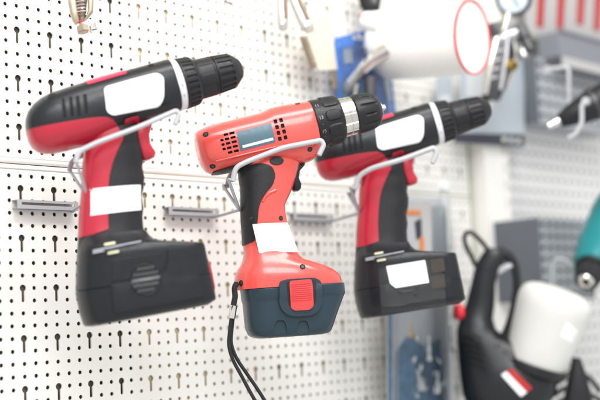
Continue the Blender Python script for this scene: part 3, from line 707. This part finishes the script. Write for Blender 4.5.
# paint sprayer, lower right
def sprayer_low():
    fr = Frame(505, 330, 121, 0, (505, 405)); k = fr.k
    root = empty('paint_sprayer', fr.mw, 'black electric paint sprayer with upright white cup, lower right', 'paint sprayer', 'paint sprayers on the wall')
    hl = [((487, 248), (500, 248.5), 6), ((484.5, 250), (503.5, 251), 8), ((481, 255), (507, 256), 9), ((477, 262), (503, 264), 9.5), ((474, 270), (498, 271), 10), ((470.5, 285), (495.5, 285), 10.5), ((466, 303), (495, 304), 11.5), ((459.5, 320), (493, 319), 13.5), ((456.6, 330), (496, 329), 17), ((456.8, 340), (507, 338), 20), ((457.5, 350), (535, 345), 23), ((458.5, 362), (550, 357), 28), ((460, 376), (556, 372), 32), ((462, 392), (557, 390), 33), ((467, 408), (548, 408), 30), ((480, 420), (530, 420), 18)]
    body = loft(fr, hl, plan(44, 2.5)); link('body', body, 'black', root); bv = bvh([body])
    link('hanging_loop', ft(fr, [(476, 266, 2), (470, 254, 2), (464.5, 241, 2), (466, 233.6, 2), (472, 233, 2), (481, 241, 2), (488, 250, 2)], 2.4), 'blackr', root)
    link('trigger_guard', ft(fr, [(498, 252, 0), (508, 256, 0), (514.5, 266, 0), (516.8, 284, 0), (515, 304, 0), (511, 323, 0), (505, 340, 0)], 4, rad=lambda t: 6.6-2.4*math.sin(PI*min(1, t*1.0))), 'blackr', root)
    link('trigger', loft(fr, [((496, 268), (513.5, 262), 4), ((497, 272), (514.5, 266), 5), ((497.6, 275), (506, 271), 4)], plan(20, 3)), 'tube', root)
    for i in range(5):
        y = 333.5+i*6.3; x = 461.5+i*1.0
        link('vent_slot', patch(fr, rpoly([(x, y-1.2), (x+9, y-1.6), (x+18, y+2.2), (x+22, y+6.6), (x+20.5, y+7.6), (x+15, y+4.2), (x+8, y+1.6), (x, y+1.6)], .8), bv, 20, .3, 4), 'dark', root)
        link('vent_rib', patch(fr, rpoly([(x-.5, y+1.8), (x+8, y+1.8), (x+15, y+4.4), (x+20.5, y+7.8), (x+19.4, y+9), (x+14, y+6.4), (x+8, y+3.8), (x-.5, y+3.8)], .8), bv, 20, 2.6, 4, 3.5), 'black', root)
    for x, y in ((498.3, 345.6), (505.4, 352.2), (545.6, 373), (513, 357)): screw(fr, 'screw', x, y, 2.4, bv, root, 24)
    st = link('sticker', patch(fr, rpoly([(501.2, 374.6), (511.8, 368), (532.4, 387.8), (521, 396.5)], 1), bv, 27, .5, 4), 'white', root)
    link('print_band', patch(fr, rpoly([(506.4, 371.3), (511.8, 368), (532.4, 387.8), (526.8, 392)], .8), bvh([st.data]), 27, .3, 4, .4), 'stripe', st)
    link('knob', lathe(fr.q(462, 312, 4), fr.R.transposed() @ (-fr.U*.9-fr.Y*.45), [(0, 7*k), (1*k, 8.3*k), (6*k, 8*k), (8*k, 5*k)], 24), 'cupred', root)
    a, b = fr.q(534, 364, 3), fr.q(555, 302, 8); ax = b-a
    cup = link('cup', lathe(a, ax, [(-6*k, 28*k), (0, 29.5*k), (20*k, 32*k), (50*k, 35.5*k), (58*k, 36.5*k), (65*k, 36.6*k), (70*k, 35.4*k), (74*k, 32.5*k), (77*k, 27.5*k), (79*k, 20*k), (79.8*k, 8*k)], 64), 'cuplow', root)
    link('cup_label', patch(fr, rpoly([(566, 322), (579, 331), (573, 344), (560, 336)], 1.5), bvh([cup.data]), 30, .25, 4), 'white', cup)
    link('cup_collar', lathe(a, ax, [(-9*k, 24*k), (-7*k, 32*k), (-1*k, 33.6*k), (1.5*k, 32.6*k), (2*k, 29*k)], 56), 'blackr', root)
    link('stand', loft(fr, [((573, 358), (582, 359), 6, -18), ((570, 372), (587, 374), 9, -18), ((566, 392), (592, 392), 12, -18), ((562, 412), (596, 412), 12, -18)], plan(20, 4)), 'blackr', root)
sprayer_low()
def cords():
    fr = Frame(575, 385, 127, 0, (575, 410))
    root = empty('power_cord', fr.mw, 'black coiled power cord below the white cup of the paint sprayer', 'cord')
    for i, p in enumerate(([(556, 384, 0), (568, 377, 4), (580, 380, 2), (589, 392, 0), (586, 408, -2)], [(553, 396, 3), (566, 388, 5), (579, 391, 3), (593, 396, 0), (604, 404, -3)], [(557, 404, 5), (569, 397, 4), (583, 401, 0), (590, 412, -4)], [(562, 378, -5), (575, 371, 2), (590, 379, 2), (600, 392, 0)])):
        link('loop', ft(fr, p, 2.6), 'cord', root)
    link('cable_tie', ft(fr, [(566, 374, 3), (570, 384, 9), (572, 396, 9), (571, 406, 4)], 1.6), 'tube', root)
cords()
# paint sprayer hanging at the top, cup towards the camera
def sprayer_top():
    fr = Frame(430, 45, 114, 0, (400, 100)); k = fr.k
    root = empty('paint_sprayer', fr.mw, 'grey spray gun with sideways white cup and red rim in front of the blue card', 'paint sprayer', 'paint sprayers on the wall')
    c = fr.q(472.8, 37, 0); ax = Vector((.875, -.484, -.085))
    cup = link('cup', lathe(c, ax, [(-126*k, 11*k), (-118*k, 13*k), (-113*k, 24*k), (-108*k, 32*k), (-101*k, 36*k), (-60*k, 37*k), (-6*k, 36.2*k), (-1*k, 36.2*k), (-1*k, 33*k), (-3*k, 30*k), (-3*k, 10*k)], 64), 'cupm', root)
    link('rim', lathe(c, ax, [(-2*k, 36.2*k), (-1.6*k, 37.4*k), (.2*k, 37.6*k), (.8*k, 36.8*k), (.4*k, 35.8*k), (-1.6*k, 35.6*k), (-2*k, 36.2*k)], 64, cap=False), 'cupred', root)
    link('cup_nozzle', lathe(fr.q(383, 24, -18), Vector((-.8, .3, .3)), [(0, 12*k), (6*k, 13*k), (12*k, 11*k), (22*k, 9*k)], 24), 'cupm', root)
    link('barrel', ft(fr, [(388, 50, -14), (372, 60, -16), (357, 76, -20), (346, 88, -22)], 9, rad=lambda t: 8.5-3*t), 'chrome', root)
    link('handle', loft(fr, [((362, 74), (376, 72), 6, -22), ((362, 84), (375, 82), 6, -22), ((363, 104), (375, 101), 6, -22), ((364, 122), (376, 119), 5, -22)], plan(24, 3)), 'gunm', root)
    link('trigger', ft(fr, [(357, 84, -20), (355, 96, -20), (359, 106, -20)], 2.6), 'chrome', root)
    link('air_cap', lathe(fr.q(347, 87, -22), Vector((-.65, 0, -.7)), [(-4*k, 6.5*k), (0, 7*k), (4*k, 6.5*k), (6*k, 3*k)], 20), 'gun', root)
sprayer_top()
def blue_card():
    root, inv = place('blister_card', 365, 110, 1.6, 'bright blue hanging card behind the grey spray gun', 'package')
    link('backing_card', sheet(rpoly([(335, 38), (372, 28.5), (386, 32), (397, 121), (340, 121)], 4), 1.6, .18, [circ(358.5, 37.6, 6.5, 14, 2.4)], inv), 'blue', root, False)
    link('print_panel', sheet(rpoly([(341, 88), (362, 86), (365, 119), (343, 119)], 3), 1.75, .1, (), inv), 'navy', root, False)
    for pts in ([(343, 50), (352, 48), (353, 62), (344, 64)], [(384, 66), (388, 66), (392, 100), (388, 102)], [(345, 98), (357, 97), (358, 112), (346, 113)]): link('print_panel', sheet(rpoly(pts, 1), 1.72, .06, (), inv), 'pale', root, False)  # pale print pieces; the long narrow one is a painted gloss streak
    lo = [at(x, y, 1.8) for x, y in ((341, 46), (380, 42), (394, 118), (344, 118))]; hi = [at(x, y, 3.6) for x, y in ((345, 50), (378, 47), (390, 114), (347, 114))]
    link('clear_shell', mesh([inv @ p for p in lo+hi], [(4, 5, 6, 7), (0, 1, 5, 4), (1, 2, 6, 5), (2, 3, 7, 6), (3, 0, 4, 7)]), 'clear', root, False)
    link('wire_peg', tube([inv @ at(358, 36, 0), inv @ at(359, 36, 4)], .14*S, 8), 'wire', root)
blue_card()
def black_tool():
    fr = Frame(369, 8, 119, 0, (369, 22)); root = empty('black_tool', fr.mw, 'black tool end with a pink cap hanging above the blue card', 'tool')
    link('body', loft(fr, [((356, -22), (384, -20), 8), ((357, -6), (382, -4), 8), ((360, 6), (380, 8), 8), ((364, 13), (380, 18), 7), ((370, 18), (379, 22), 5)], plan(24, 3)), 'blackr', root)
    link('cap', loft(fr, [((359, 15), (369, 16), 5, 2), ((360, 19), (369.5, 21), 6, 2), ((362, 23), (369, 24), 4, 2)], plan(20, 3)), 'pink', root)
    link('bolt', lathe(fr.q(374, 2, 8), Vector((0, -1, 0)), [(0, 4*fr.k), (2*fr.k, 3.6*fr.k), (2.4*fr.k, 2*fr.k)], 16), 'gunm', root)
black_tool()
# gauge spray gun and the pale card behind it
def pale_card():
    root, inv = place('blister_card', 480, 140, 2.4, 'pale blue card with black bottom strip behind the gauge', 'package')
    link('backing_card', sheet(rpoly([(462, 62), (524, 55), (524.6, 147), (462, 143)], 1.5), 2.4, .3, (), inv), 'pale', root, False)
    st = link('black_strip', sheet([(455, 132.8), (524.6, 134.5), (524.4, 146.6), (455, 142)], 2.55, .12, (), inv), 'ink', root, False)
    for x in (504.5, 511.5, 518.5): link('print_dot', sheet(circ(x, 139.2+.12*(x-504), 2.5, 14), 2.62, .05, (), inv), 'paint', st, False)
    link('print_panel', sheet(rpoly([(466, 72), (490, 70), (490, 96), (467, 97)], 1), 2.5, .08, (), inv), 'packwhite', root, False)
pale_card()
def small_card():
    root, inv = place('blister_card', 445, 110, 1.5, 'small pale card on the panel under the white cup with red rim', 'package')
    link('backing_card', sheet(rpoly([(437, 77), (452, 76), (453, 116), (438, 117)], 1.5), 1.5, .15, (), inv), 'pale', root, False)
    link('print_panel', sheet(rpoly([(440, 95), (450, 94.6), (450.4, 112), (440.4, 112.6)], 1), 1.6, .08, (), inv), 'packwhite', root, False)
small_card()
def gauge_gun():
    fr = Frame(505, 50, 126, 0, (495, 120)); k = fr.k
    root = empty('air_gun', fr.mw, 'silver air spray gun with a round pressure gauge on top, upper right', 'spray gun')
    link('rear_block', loft(fr, [((486, 24), (500, 20), 8, -8), ((490, 40), (516, 32), 9, -8), ((494, 60), (515, 54), 8, -8), ((498, 76), (508, 74), 6, -8)], plan(24, 3)), 'gunm', root)
    g = link('gauge', lathe(fr.q(513.5, -2, 2), Vector((-.12, -1, -.1)), [(-8*k, 15*k), (-7*k, 18*k), (2*k, 18.4*k), (4*k, 17*k), (4*k, 15.2*k), (1.5*k, 14.6*k)], 40, cap=False), 'gunm', root)
    link('dial', lathe(fr.q(513.5, -2, 2), Vector((-.12, -1, -.1)), [(0, 15*k), (1.2*k, 15*k), (1.4*k, 14*k)], 36), 'dial', g)
    link('needle', ft(fr, [(513, -2, 4), (519, 6, 4.6)], .6, n=6), 'ink', g)
    link('stem', ft(fr, [(508, 14, 0), (506, 24, 0), (502, 36, 0)], 5), 'chrome', root)
    link('barrel', ft(fr, [(494, 44, 3), (505, 38, 0), (518, 34, -3), (525, 31, -4)], 7, rad=lambda t: 5+4*math.sin(PI*t)), 'gun', root)
    link('handle', loft(fr, [((493, 34), (514, 30), 7), ((490, 46), (512, 42), 8), ((486, 62), (511, 58), 9), ((483, 82), (507, 78), 9), ((481, 98), (503, 94), 8), ((482, 103), (500, 100), 6)], plan(24, 3)), 'gunm', root)
    link('side_plate', loft(fr, [((493, 40), (501, 39), 3, 8), ((487, 66), (495, 64), 3, 9), ((481.5, 97), (488.5, 96), 3, 9)], plan(16, 3)), 'chrome', root)
    link('side_plate', loft(fr, [((506, 36), (510, 35), 3, 8), ((503, 60), (509, 59), 3, 9), ((498, 92), (503, 91), 3, 9)], plan(16, 3)), 'gun', root)
    for i in range(4): link('grip_ridge', ft(fr, [(494-i*1.6, 52+i*9, 9), (503-i*1.8, 50+i*9, 9)], 1.3), 'gun', root)
    link('trigger', ft(fr, [(514, 42, 0), (516, 56, 0), (512, 74, 0), (506, 90, 0)], 2.6, rad=lambda t: 3.6-1.6*t), 'chrome', root)
    link('valve', lathe(fr.q(507, 62, 6), Vector((.5, -.6, -.5)), [(0, 4*k), (7*k, 4*k), (8*k, 5.5*k), (12*k, 5*k)], 18), 'brass', root)
    link('air_inlet', ft(fr, [(491, 98, 0), (489, 108, 0), (488, 113, 0)], 4.0), 'chrome', root)
    link('regulator', lathe(fr.q(519, 26, -2), Vector((.35, -.3, -1)), [(0, 5*k), (2*k, 7*k), (16*k, 7*k), (18*k, 5*k), (30*k, 4.4*k), (31*k, 3*k)], 24), 'gunm', root)
    link('hose_nut', lathe(fr.q(521, 50, 2), Vector((.3, -.2, -1)), [(0, 4*k), (1*k, 5.6*k), (9*k, 5.6*k), (10*k, 4*k)], 24), 'gun', root)
gauge_gun()
# perforated steel display boxes
SLOT = cell(1, 1, [(.5+.30*(1 if i in (0, 1, 2, 11, 10, 9) else -1)*0+.32*math.cos(2*PI*i/12), .5+.17*math.sin(2*PI*i/12)) for i in range(12)], .1, 0)
def display_box(pxl, top, bot, d, pxr, label, rows):
    p = at(pxl, bot, d); q = at(pxr, bot, d); zt = at(pxl, top, d).z; zb = p.z; x0, x1 = p.x, q.x
    root = empty('display_box', Matrix.Translation((x0, 0, zb)), label, 'display box', 'perforated steel display boxes'); inv = root.matrix_world.inverted()
    L = lambda v: inv @ v; y = -d*S
    h = (zt-zb)/rows; n = max(2, int((x1-x0)/(h*1.15))); w = (x1-x0)/n
    V, Fc = [], []
    for i in range(n):
        for j in range(rows): emit(V, Fc, SLOT, x0+i*w, zt-j*h, w, h, y)
    link('perforated_front', mesh([L(Vector(v)) for v in V], Fc), 'greybox', root, False)
    link('side_panel', box((x0-.1*S, y-.1*S, zb-.1*S), (x0, 0, zt+.1*S), L), 'darkbox', root, False)
    link('side_panel', box((x1, y-.1*S, zb-.1*S), (x1+.1*S, 0, zt+.1*S), L), 'darkbox', root, False)
    link('top_panel', box((x0, y, zt), (x1, 0, zt+.1*S), L), 'greybox', root, False)
    link('bottom_panel', box((x0, y, zb-.1*S), (x1, 0, zb), L), 'greybox', root, False)
    link('inner_back', box((x0, -.6*S, zb), (x1, -.5*S, zt), L), 'darkbox', root, False)
display_box(543, 219, 300, 7.2, 594, 'lower slate grey perforated box beside the turquoise drill', 7)
display_box(539, 58, 121, 4.0, 612, 'upper slate grey perforated box behind the black nozzle', 5)
def wire_hook(pts, r, D, label):
    fr = Frame(pts[0][0], pts[0][1], D, 0, pts[0]); root = empty('wire_hook', fr.mw, label, 'hook', 'wire hooks on the grey boxes')
    link('arm', ft(fr, [(x, y, 0) for x, y in pts], r, rnd=4), 'tube', root); link('foot', lathe(fr.q(*pts[0], 0), Vector((.3, 1, 0)), [(-2*fr.k, r*1.8*fr.k), (2*fr.k, r*1.8*fr.k)], 12), 'tube', root)
wire_hook([(548, 69.5), (566, 67), (568.6, 70), (568.6, 108)], 2.3, 127, 'pale bent wire hook above the black nozzle')
wire_hook([(552, 293), (552.5, 262), (556, 259), (566, 259.5), (576, 270)], 1.6, 127, 'thin pale wire hook left of the turquoise drill chuck')
wire_hook([(586, 101), (581.6, 105), (582, 122), (576, 134), (568, 138)], 2.3, 119, 'pale wire hook looped round the black nozzle')
def nozzle():
    fr = Frame(575, 115, 122, 0, (585, 125)); k = fr.k
    root = empty('heat_gun', fr.mw, 'black cone shaped tool with a steel tip, right edge below the bin', 'tool')
    o = fr.q(548, 126.5, 0); ax = Vector((.90, .22, .40))
    link('tip', lathe(o, ax, [(0, 2.6*k), (.5*k, 3.6*k), (7*k, 4.4*k), (13*k, 5*k), (17*k, 5.6*k)], 24), 'chrome', root)
    link('body', lathe(o, ax, [(12*k, 5.6*k), (15*k, 7.6*k), (30*k, 12*k), (44*k, 15*k), (60*k, 16.5*k), (95*k, 17*k), (97*k, 14*k)], 40), 'blackr', root)
    link('body_band', lathe(o, ax, [(48*k, 15.4*k), (48.4*k, 16.6*k), (52*k, 17*k), (52.6*k, 15.6*k)], 40), 'gunm', root)
nozzle()
def turquoise_drill():
    fr = Frame(590, 270, 122, 0, (600, 330)); k = fr.k
    root = empty('cordless_drill', fr.mw, 'turquoise drill with black chuck cut off by the right edge', 'drill', 'cordless drills on hooks')
    o = fr.q(586, 281.5, 0); ax = Vector((.30, .74, .60))
    link('chuck', lathe(o, ax, [(0, 10.5*k), (1*k, 12*k), (4*k, 12.8*k), (12*k, 14*k), (16*k, 14.4*k), (17*k, 13.6*k)], 90, lambda t, a, r: r-(.9*k if 4*k <= t <= 15*k and (a*15/PI) % 1 < .4 else 0)), 'blackr', root, True, 28)
    link('chuck_nose', lathe(o, ax, [(2*k, 3.4*k), (-1.5*k, 3.6*k), (-2.6*k, 5*k), (-2*k, 7.6*k), (.6*k, 9*k), (1*k, 11*k)], 32, cap=False), 'chrome', root)
    link('bore', lathe(o, ax, [(0, 3.6*k), (.4*k, 3.5*k)], 20), 'dark', root)
    link('clutch_ring', lathe(o, ax, [(17*k, 14*k), (17.6*k, 16*k), (22*k, 17*k), (23*k, 16*k)], 40), 'blackr', root)
    link('motor_housing', lathe(o, ax, [(21*k, 16*k), (22*k, 18.5*k), (34*k, 21.5*k), (60*k, 25*k), (120*k, 26.5*k), (150*k, 23*k), (157*k, 12*k)], 48), 'teald', root)
    b = o+ax.normalized()*95*k
    link('handle', loft(fr, [((622, 215), (652, 212), 15, -60), ((620, 260), (648, 258), 14, -60), ((622, 320), (650, 318), 15, -60)], plan(28, 2.8)), 'teald', root)
    link('battery_pack', loft(fr, [((612, 318), (662, 316), 24, -60), ((610, 345), (664, 343), 26, -60), ((614, 352), (660, 350), 22, -60)], plan(28, 5)), 'packb', root)
turquoise_drill()
def sign():
    root, inv = place('striped_sign', 565, 40, 3, 'white card sign with red vertical stripes, top right corner', 'sign')
    link('card', sheet([(526, -30), (640, -40), (640, 66), (553, 43.5), (526.5, 35)], 3, .2, (), inv), 'sign', root, False)
    for x, b in ((539.6, 27.5), (559.6, 28.5), (579.6, 25), (596.6, 31), (616, 34)):
        link('stripe', sheet(rpoly([(x+.2, -38), (x+8, -38), (x+3.6, b), (x-2.6, b-1)], .6), 3.08, .07, (), inv), 'stripe', root, False)
    link('print_strip', sheet([(528, 32), (553, 38.5), (552.6, 44), (528, 36.5)], 3.06, .05, (), inv), 'olivepr', root, False)
sign()
def bin_():
    a, b = at(558.5, 31, 6.2), at(640, 31, 6.2); zb = at(558.5, 55, 6.2).z
    root = empty('storage_bin', Matrix.Translation((a.x, -4*S, zb)), 'blue grey plastic bin below the striped sign', 'bin'); L = lambda v: root.matrix_world.inverted() @ v
    t = .25*S
    link('front', box((a.x, -6.2*S, zb), (b.x, -6.2*S+t, a.z), L), 'bin', root, False)
    link('side', box((a.x, -6.2*S+t, zb), (a.x+t, -3.4*S, a.z), L), 'bin', root, False)
    link('side', box((b.x-t, -6.2*S+t, zb), (b.x, -3.4*S, a.z), L), 'bin', root, False)
    link('bottom', box((a.x+t, -6.2*S+t, zb), (b.x-t, -3.4*S, zb+t), L), 'bin', root, False)
    link('label_strip', box((a.x+t, -6.32*S, zb-1.1*S), (b.x-t, -6.2*S, zb-.05*S), L), 'sign', root, False)
    link('lip', box((a.x-.05*S, -6.45*S, a.z), (b.x, -6.0*S, a.z+.3*S), L), 'bin', root, False)
bin_()
# blister pack of fittings, below the far drill
def fittings_pack():
    root, inv = place('blister_pack', 425, 400, 3.5, 'clear blister pack of small steel fittings on blue card, below the far drill', 'package')
    link('backing_card', sheet(rpoly([(389, 196), (447, 198), (453, 440), (388, 440)], 3), 2.2, .18, (), inv), 'packwhite', root, False)
    link('print_panel', sheet(rpoly([(396, 352), (408, 336), (424, 346), (441, 338), (446, 440), (394, 440)], 2), 2.3, .08, (), inv), 'navy', root, False)
    link('blue_edge', sheet([(388.8, 305), (391.6, 305), (391.8, 440), (388.8, 440)], 2.34, .1, (), inv), 'navy', root, False)
    # clear shell: tray with sloping sides
    lo = [at(x, y, 2.4) for x, y in ((393, 205), (446, 206), (451, 436), (393, 436))]
    hi = [at(x, y, 5.2) for x, y in ((399, 214), (446, 215), (450, 430), (399, 430))]
    V = [inv @ p for p in lo+hi]; link('clear_shell', mesh(V, [(4, 5, 6, 7), (0, 1, 5, 4), (1, 2, 6, 5), (2, 3, 7, 6), (3, 0, 4, 7)]), 'clear', root, False)
    for pp in (lo[0], lo[1], hi[1]):
        qq = {0: lo[3], 1: lo[2], 2: hi[2]}[(lo[0], lo[1], hi[1]).index(pp)]
        link('shell_glint', tube([inv @ pp, inv @ pp.lerp(qq, .5), inv @ qq], .09*S, 8), 'packwhite', root)  # pale tubes along the edges stand for glints on the clear plastic
    fr = Frame(420, 370, 119, 0, (420, 400)); mi = inv @ fr.mw
    def fit(px, py, dx, dy, prof, m):
        me = lathe(fr.q(px, py, 0), (fr.q(px+dx, py+dy, 0)-fr.q(px, py, 0)), [(t*fr.k, r*fr.k) for t, r in prof], 16); me.transform(mi); link('fitting', me, m, root)
    bolt = [(0, 2), (1, 3.4), (6, 3.4), (6.3, 2), (11, 2), (11.4, 2.9), (15, 2.9), (15.4, 1.6), (26, 1.4)]
    hexn = [(0, 3), (.5, 4.6), (8, 4.6), (8.5, 3), (13, 2.6), (13.5, 1.8), (22, 1.6)]
    fit(409.6, 345, .02, -1, [(0, 2.4), (7, 2.6), (7.2, 3.6), (12, 3.6), (12.4, 2), (22, 2)], 'brass')
    fit(403.6, 367, .0, -1, bolt, 'chrome'); fit(397, 393, .05, -1, hexn, 'chrome'); fit(429, 362, -.02, -1, bolt, 'chrome'); fit(421.6, 391, -.22, -1, hexn, 'white')
    fit(436.6, 394, .06, -1, hexn, 'chrome'); fit(446.6, 388, .03, -1, bolt, 'gun'); fit(412, 364, .4, -1, [(0, 2), (3, 2.6), (8, 2.4)], 'chrome'); fit(449.5, 352, .03, -1, bolt, 'gun'); fit(416, 341, .1, -1, [(0, 1.5), (3, 2.4), (6, 1.5)], 'chrome')
    fit(420, 372, .1, -1, [(0, 1.6), (2, 2.6), (5, 2.6), (8, 1.2)], 'chrome'); fit(433, 376, .5, -1, [(0, 1.4), (2, 2.2), (6, 1.6)], 'gun')
    for i in range(16):  # extra bright bits scattered as glints among the fittings
        a_ = random.uniform(-1, 1)
        fit(random.uniform(397, 444), random.uniform(350, 398), a_, -1, [(0, 1), (1, 1.7), (random.uniform(3, 6), 1.5), (random.uniform(7, 9), .8)], random.choice(['chrome', 'chrome', 'white', 'gun']))
fittings_pack()
def header_card():
    root, inv = place('header_card', 420, 255, 1.2, 'white hanging card with an orange band, right of the far drill handle', 'package')
    link('card', sheet(rpoly([(403, 201), (431, 201), (432, 262), (404, 262)], 1.5), 5.6, .2, (), inv), 'sign', root, False)
    link('orange_band', sheet([(404, 210), (421, 210.5), (421.4, 215), (404, 214.5)], 5.7, .07, (), inv), 'orange', root, False)
    link('print_panel', sheet(rpoly([(404, 216), (421, 216.5), (422, 250), (404, 249)], 1), 5.66, .07, (), inv), 'greycard', root, False)
    link('dark_print', sheet(rpoly([(415, 222), (421.4, 218), (422, 236), (417, 240)], 1), 5.74, .06, (), inv), 'ink', root, False)
    link('orange_print', sheet(rpoly([(420, 237), (424, 237), (424.4, 255), (421, 255)], 1), 5.74, .06, (), inv), 'orange', root, False)
header_card()
def clear_bag():
    root, inv = place('clear_bag', 446, 250, 4, 'clear plastic hanging bag beside the far battery', 'bag')
    lo = [(440, 187), (449, 189), (460, 300), (462, 420), (436, 420), (432, 240)]
    c = [inv @ at(x, y, 4.2) for x, y in lo]; f = [inv @ at(x, y, 5.6+.4*(i % 2)) for i, (x, y) in enumerate([(442.5, 192), (447.5, 194), (453, 300), (455, 415), (443, 415), (440, 242)])]
    n = 6; link('film', mesh(c+f, [tuple(range(6, 12))]+[(i, (i+1) % n, n+(i+1) % n, n+i) for i in range(n)]), 'clear', root, False)
    link('hang_tab', sheet(rpoly([(439.5, 181), (448, 182), (448.6, 192), (440, 191)], 2), 4.6, .15, [circ(444, 185, 1.4, 10)], inv), 'white', root, False)
clear_bag()
# clamps and blades hanging along the top edge
def spring_clamp():
    fr = Frame(82, 10, 88.5, 0, (85, 34)); k = fr.k
    root = empty('spring_clamp', fr.mw, 'nickel spring clamp hanging at the top left of the panel', 'clamp')
    link('jaw', loft(fr, [((66.5, -16), (76, -16), 6), ((68, 2), (76.6, 1), 6), ((70, 14), (78, 12), 6), ((72.4, 21), (79, 18), 5.6), ((75, 24.6), (79.6, 22), 4.5)], plan(24, 4)), 'tanmetal', root)
    link('jaw', loft(fr, [((86, -16), (93.5, -16), 5, -2), ((87.4, 0), (93.8, 0), 5, -2), ((88, 10), (93.4, 11.5), 5, -2), ((85.5, 17), (91.4, 14), 4.6, -2), ((83, 21), (88, 18), 4, -2)], plan(24, 4)), 'tanmetal', root)
    link('core', loft(fr, [((75, -16), (88, -16), 2.4, -3), ((78.4, 18), (86, 16), 2.4, -3), ((79.5, 20), (85, 18.6), 2.4, -3)], plan(16, 3)), 'brown', root)
    P = []
    for i in range(8*14+1):
        a = 2*PI*i/14; t = i/(8*14); c = fr.q(79.8+1.8*t, -12+26.5*t, 2)
        P.append(c+(fr.q(84.6, 0, 2)-fr.q(80, 0, 2))*math.cos(a)+Vector((0, -4.2*k, 0))*math.sin(a))
    link('spring', tube(P, .75*k, 8), 'chrome', root)
    link('washer', lathe(fr.q(80.3, 21, 2), Vector((.25, 0, -1)), [(0, 3*k), (.3*k, 3.4*k), (1.1*k, 3.4*k), (1.4*k, 3*k)], 20), 'pink', root)
    hexm = lambda t, a, r: r/math.cos(((a+PI/6) % (PI/3))-PI/6)
    link('nut', lathe(fr.q(81, 22, 2), Vector((.2, -.1, -1)), [(0, 2.2*k), (4*k, 2.4*k), (4.2*k, 5*k), (5*k, 5.6*k), (10.4*k, 5.6*k), (11.4*k, 4.8*k)], 36, hexm), 'tanmetal', root, True, 25)
    link('nut', lathe(fr.q(90.6, 20, -2), Vector((.25, 0, -1)), [(0, 2*k), (3*k, 2.2*k), (3.2*k, 3.6*k), (10.6*k, 3.6*k), (11.4*k, 2.8*k)], 36, hexm), 'chrome', root, True, 25)
spring_clamp()
def hanging_knife(px, label, m, w, d, bot, lean):
    fr = Frame(px, 10, d, 0, (px, bot)); k = fr.k
    root = empty('putty_knife', fr.mw, label, 'hand tool', 'hand tools along the top edge')
    X = lambda y: px+(y-bot)*lean
    link('handle', loft(fr, [((X(-24)-w, -24), (X(-24)+w, -23), 3.4), ((X(-4)-w, -4), (X(-4)+w*1.02, -3), 3.4), ((X(14)-w*1.02, 14), (X(14)+w, 14), 3.4), ((X(bot-8)-w, bot-8), (X(bot-8)+w, bot-9), 3.2), ((X(bot-2)-w*.8, bot-2), (X(bot-2)+w*.9, bot-4), 2.6), ((X(bot)-w*.3, bot), (X(bot)+w*.6, bot-1), 1.8)], plan(24, 3.4)), m, root)
    link('dark_inlay', loft(fr, [((X(-24)+w*.1, -24), (X(-24)+w*.95, -23), 2.4, 3), ((X(10)+w*.15, 10), (X(10)+w*.95, 10), 2.4, 3), ((X(bot-12)+w*.3, bot-12), (X(bot-12)+w*.9, bot-13), 2.2, 3)], plan(16, 4)), 'brown', root)
    link('rivet', lathe(fr.q(X(bot-7)-.5, bot-7, 3), Vector((0, -1, 0)), [(0, 1.8*k), (.8*k, 1.6*k), (1.1*k, .8*k)], 14), 'chrome', root)
hanging_knife(283, 'left of the two hand tool handles at the top edge, pale with a dark inlay', 'nickel', 5.6, 108, 31, .03)
hanging_knife(309, 'right of the two hand tool handles at the top edge, stained and leaning', 'nickel', 7, 109.5, 33, .42)
def clamp_plate():
    root, inv = place('clamp_plate', 322, 68, 2.5, 'beige metal plate with a thin coil spring along its left edge, below the two handles', 'clamp')
    pts = [(302.5, 35.5), (311, 33.5), (314.5, 17), (330, 15), (337.5, 69.5), (316.8, 70.6)]
    link('blade', sheet(pts, 2.5, .16, (), inv), 'beige', root, False)
    a, b = inv @ at(304.4, 36.6, 2.9), inv @ at(315.6, 68, 2.9); ax = (b-a).normalized(); u = ax.cross(Vector((0, 1, 0))).normalized(); w = ax.cross(u); P = []
    for i in range(15*12+1):
        t = i/(15*12); an = 2*PI*i/12; P.append(a.lerp(b, t)+(u*math.cos(an)+w*math.sin(an))*.20*S)
    link('spring', tube(P, .055*S, 6), 'tanmetal', root)
    link('edge_bar', sheet([(300.6, 36.4), (302.4, 36), (313.6, 69), (311.6, 69.6)], 2.7, .2, (), inv), 'tanmetal', root, False)
    link('rivet', lathe(inv @ at(316.2, 68.6, 2.7), Vector((0, -1, 0)), [(0, .3*S), (.15*S, .28*S), (.2*S, .1*S)], 14), 'chrome', root)
    link('tang', sheet([(331.6, 70.6), (336.4, 70), (338.4, 88), (334.6, 88.6)], 2.4, .2, (), inv), 'tanmetal', root, False)
clamp_plate()
def steel_bit():
    fr = Frame(228, 2, 100, 0, (228, 8)); k = fr.k; root = empty('tool_tip', fr.mw, 'small bright steel tool tip at the top edge between clamp and handles', 'tool')
    link('shank', ft(fr, [(222, -24, 0), (226, -6, 0), (228, 2, 0)], 3), 'chrome', root); link('tip', ft(fr, [(225, 0, 0), (231, 3, 0)], 3.6, rad=lambda t: 3.6-1.4*t), 'chrome', root)
steel_bit()
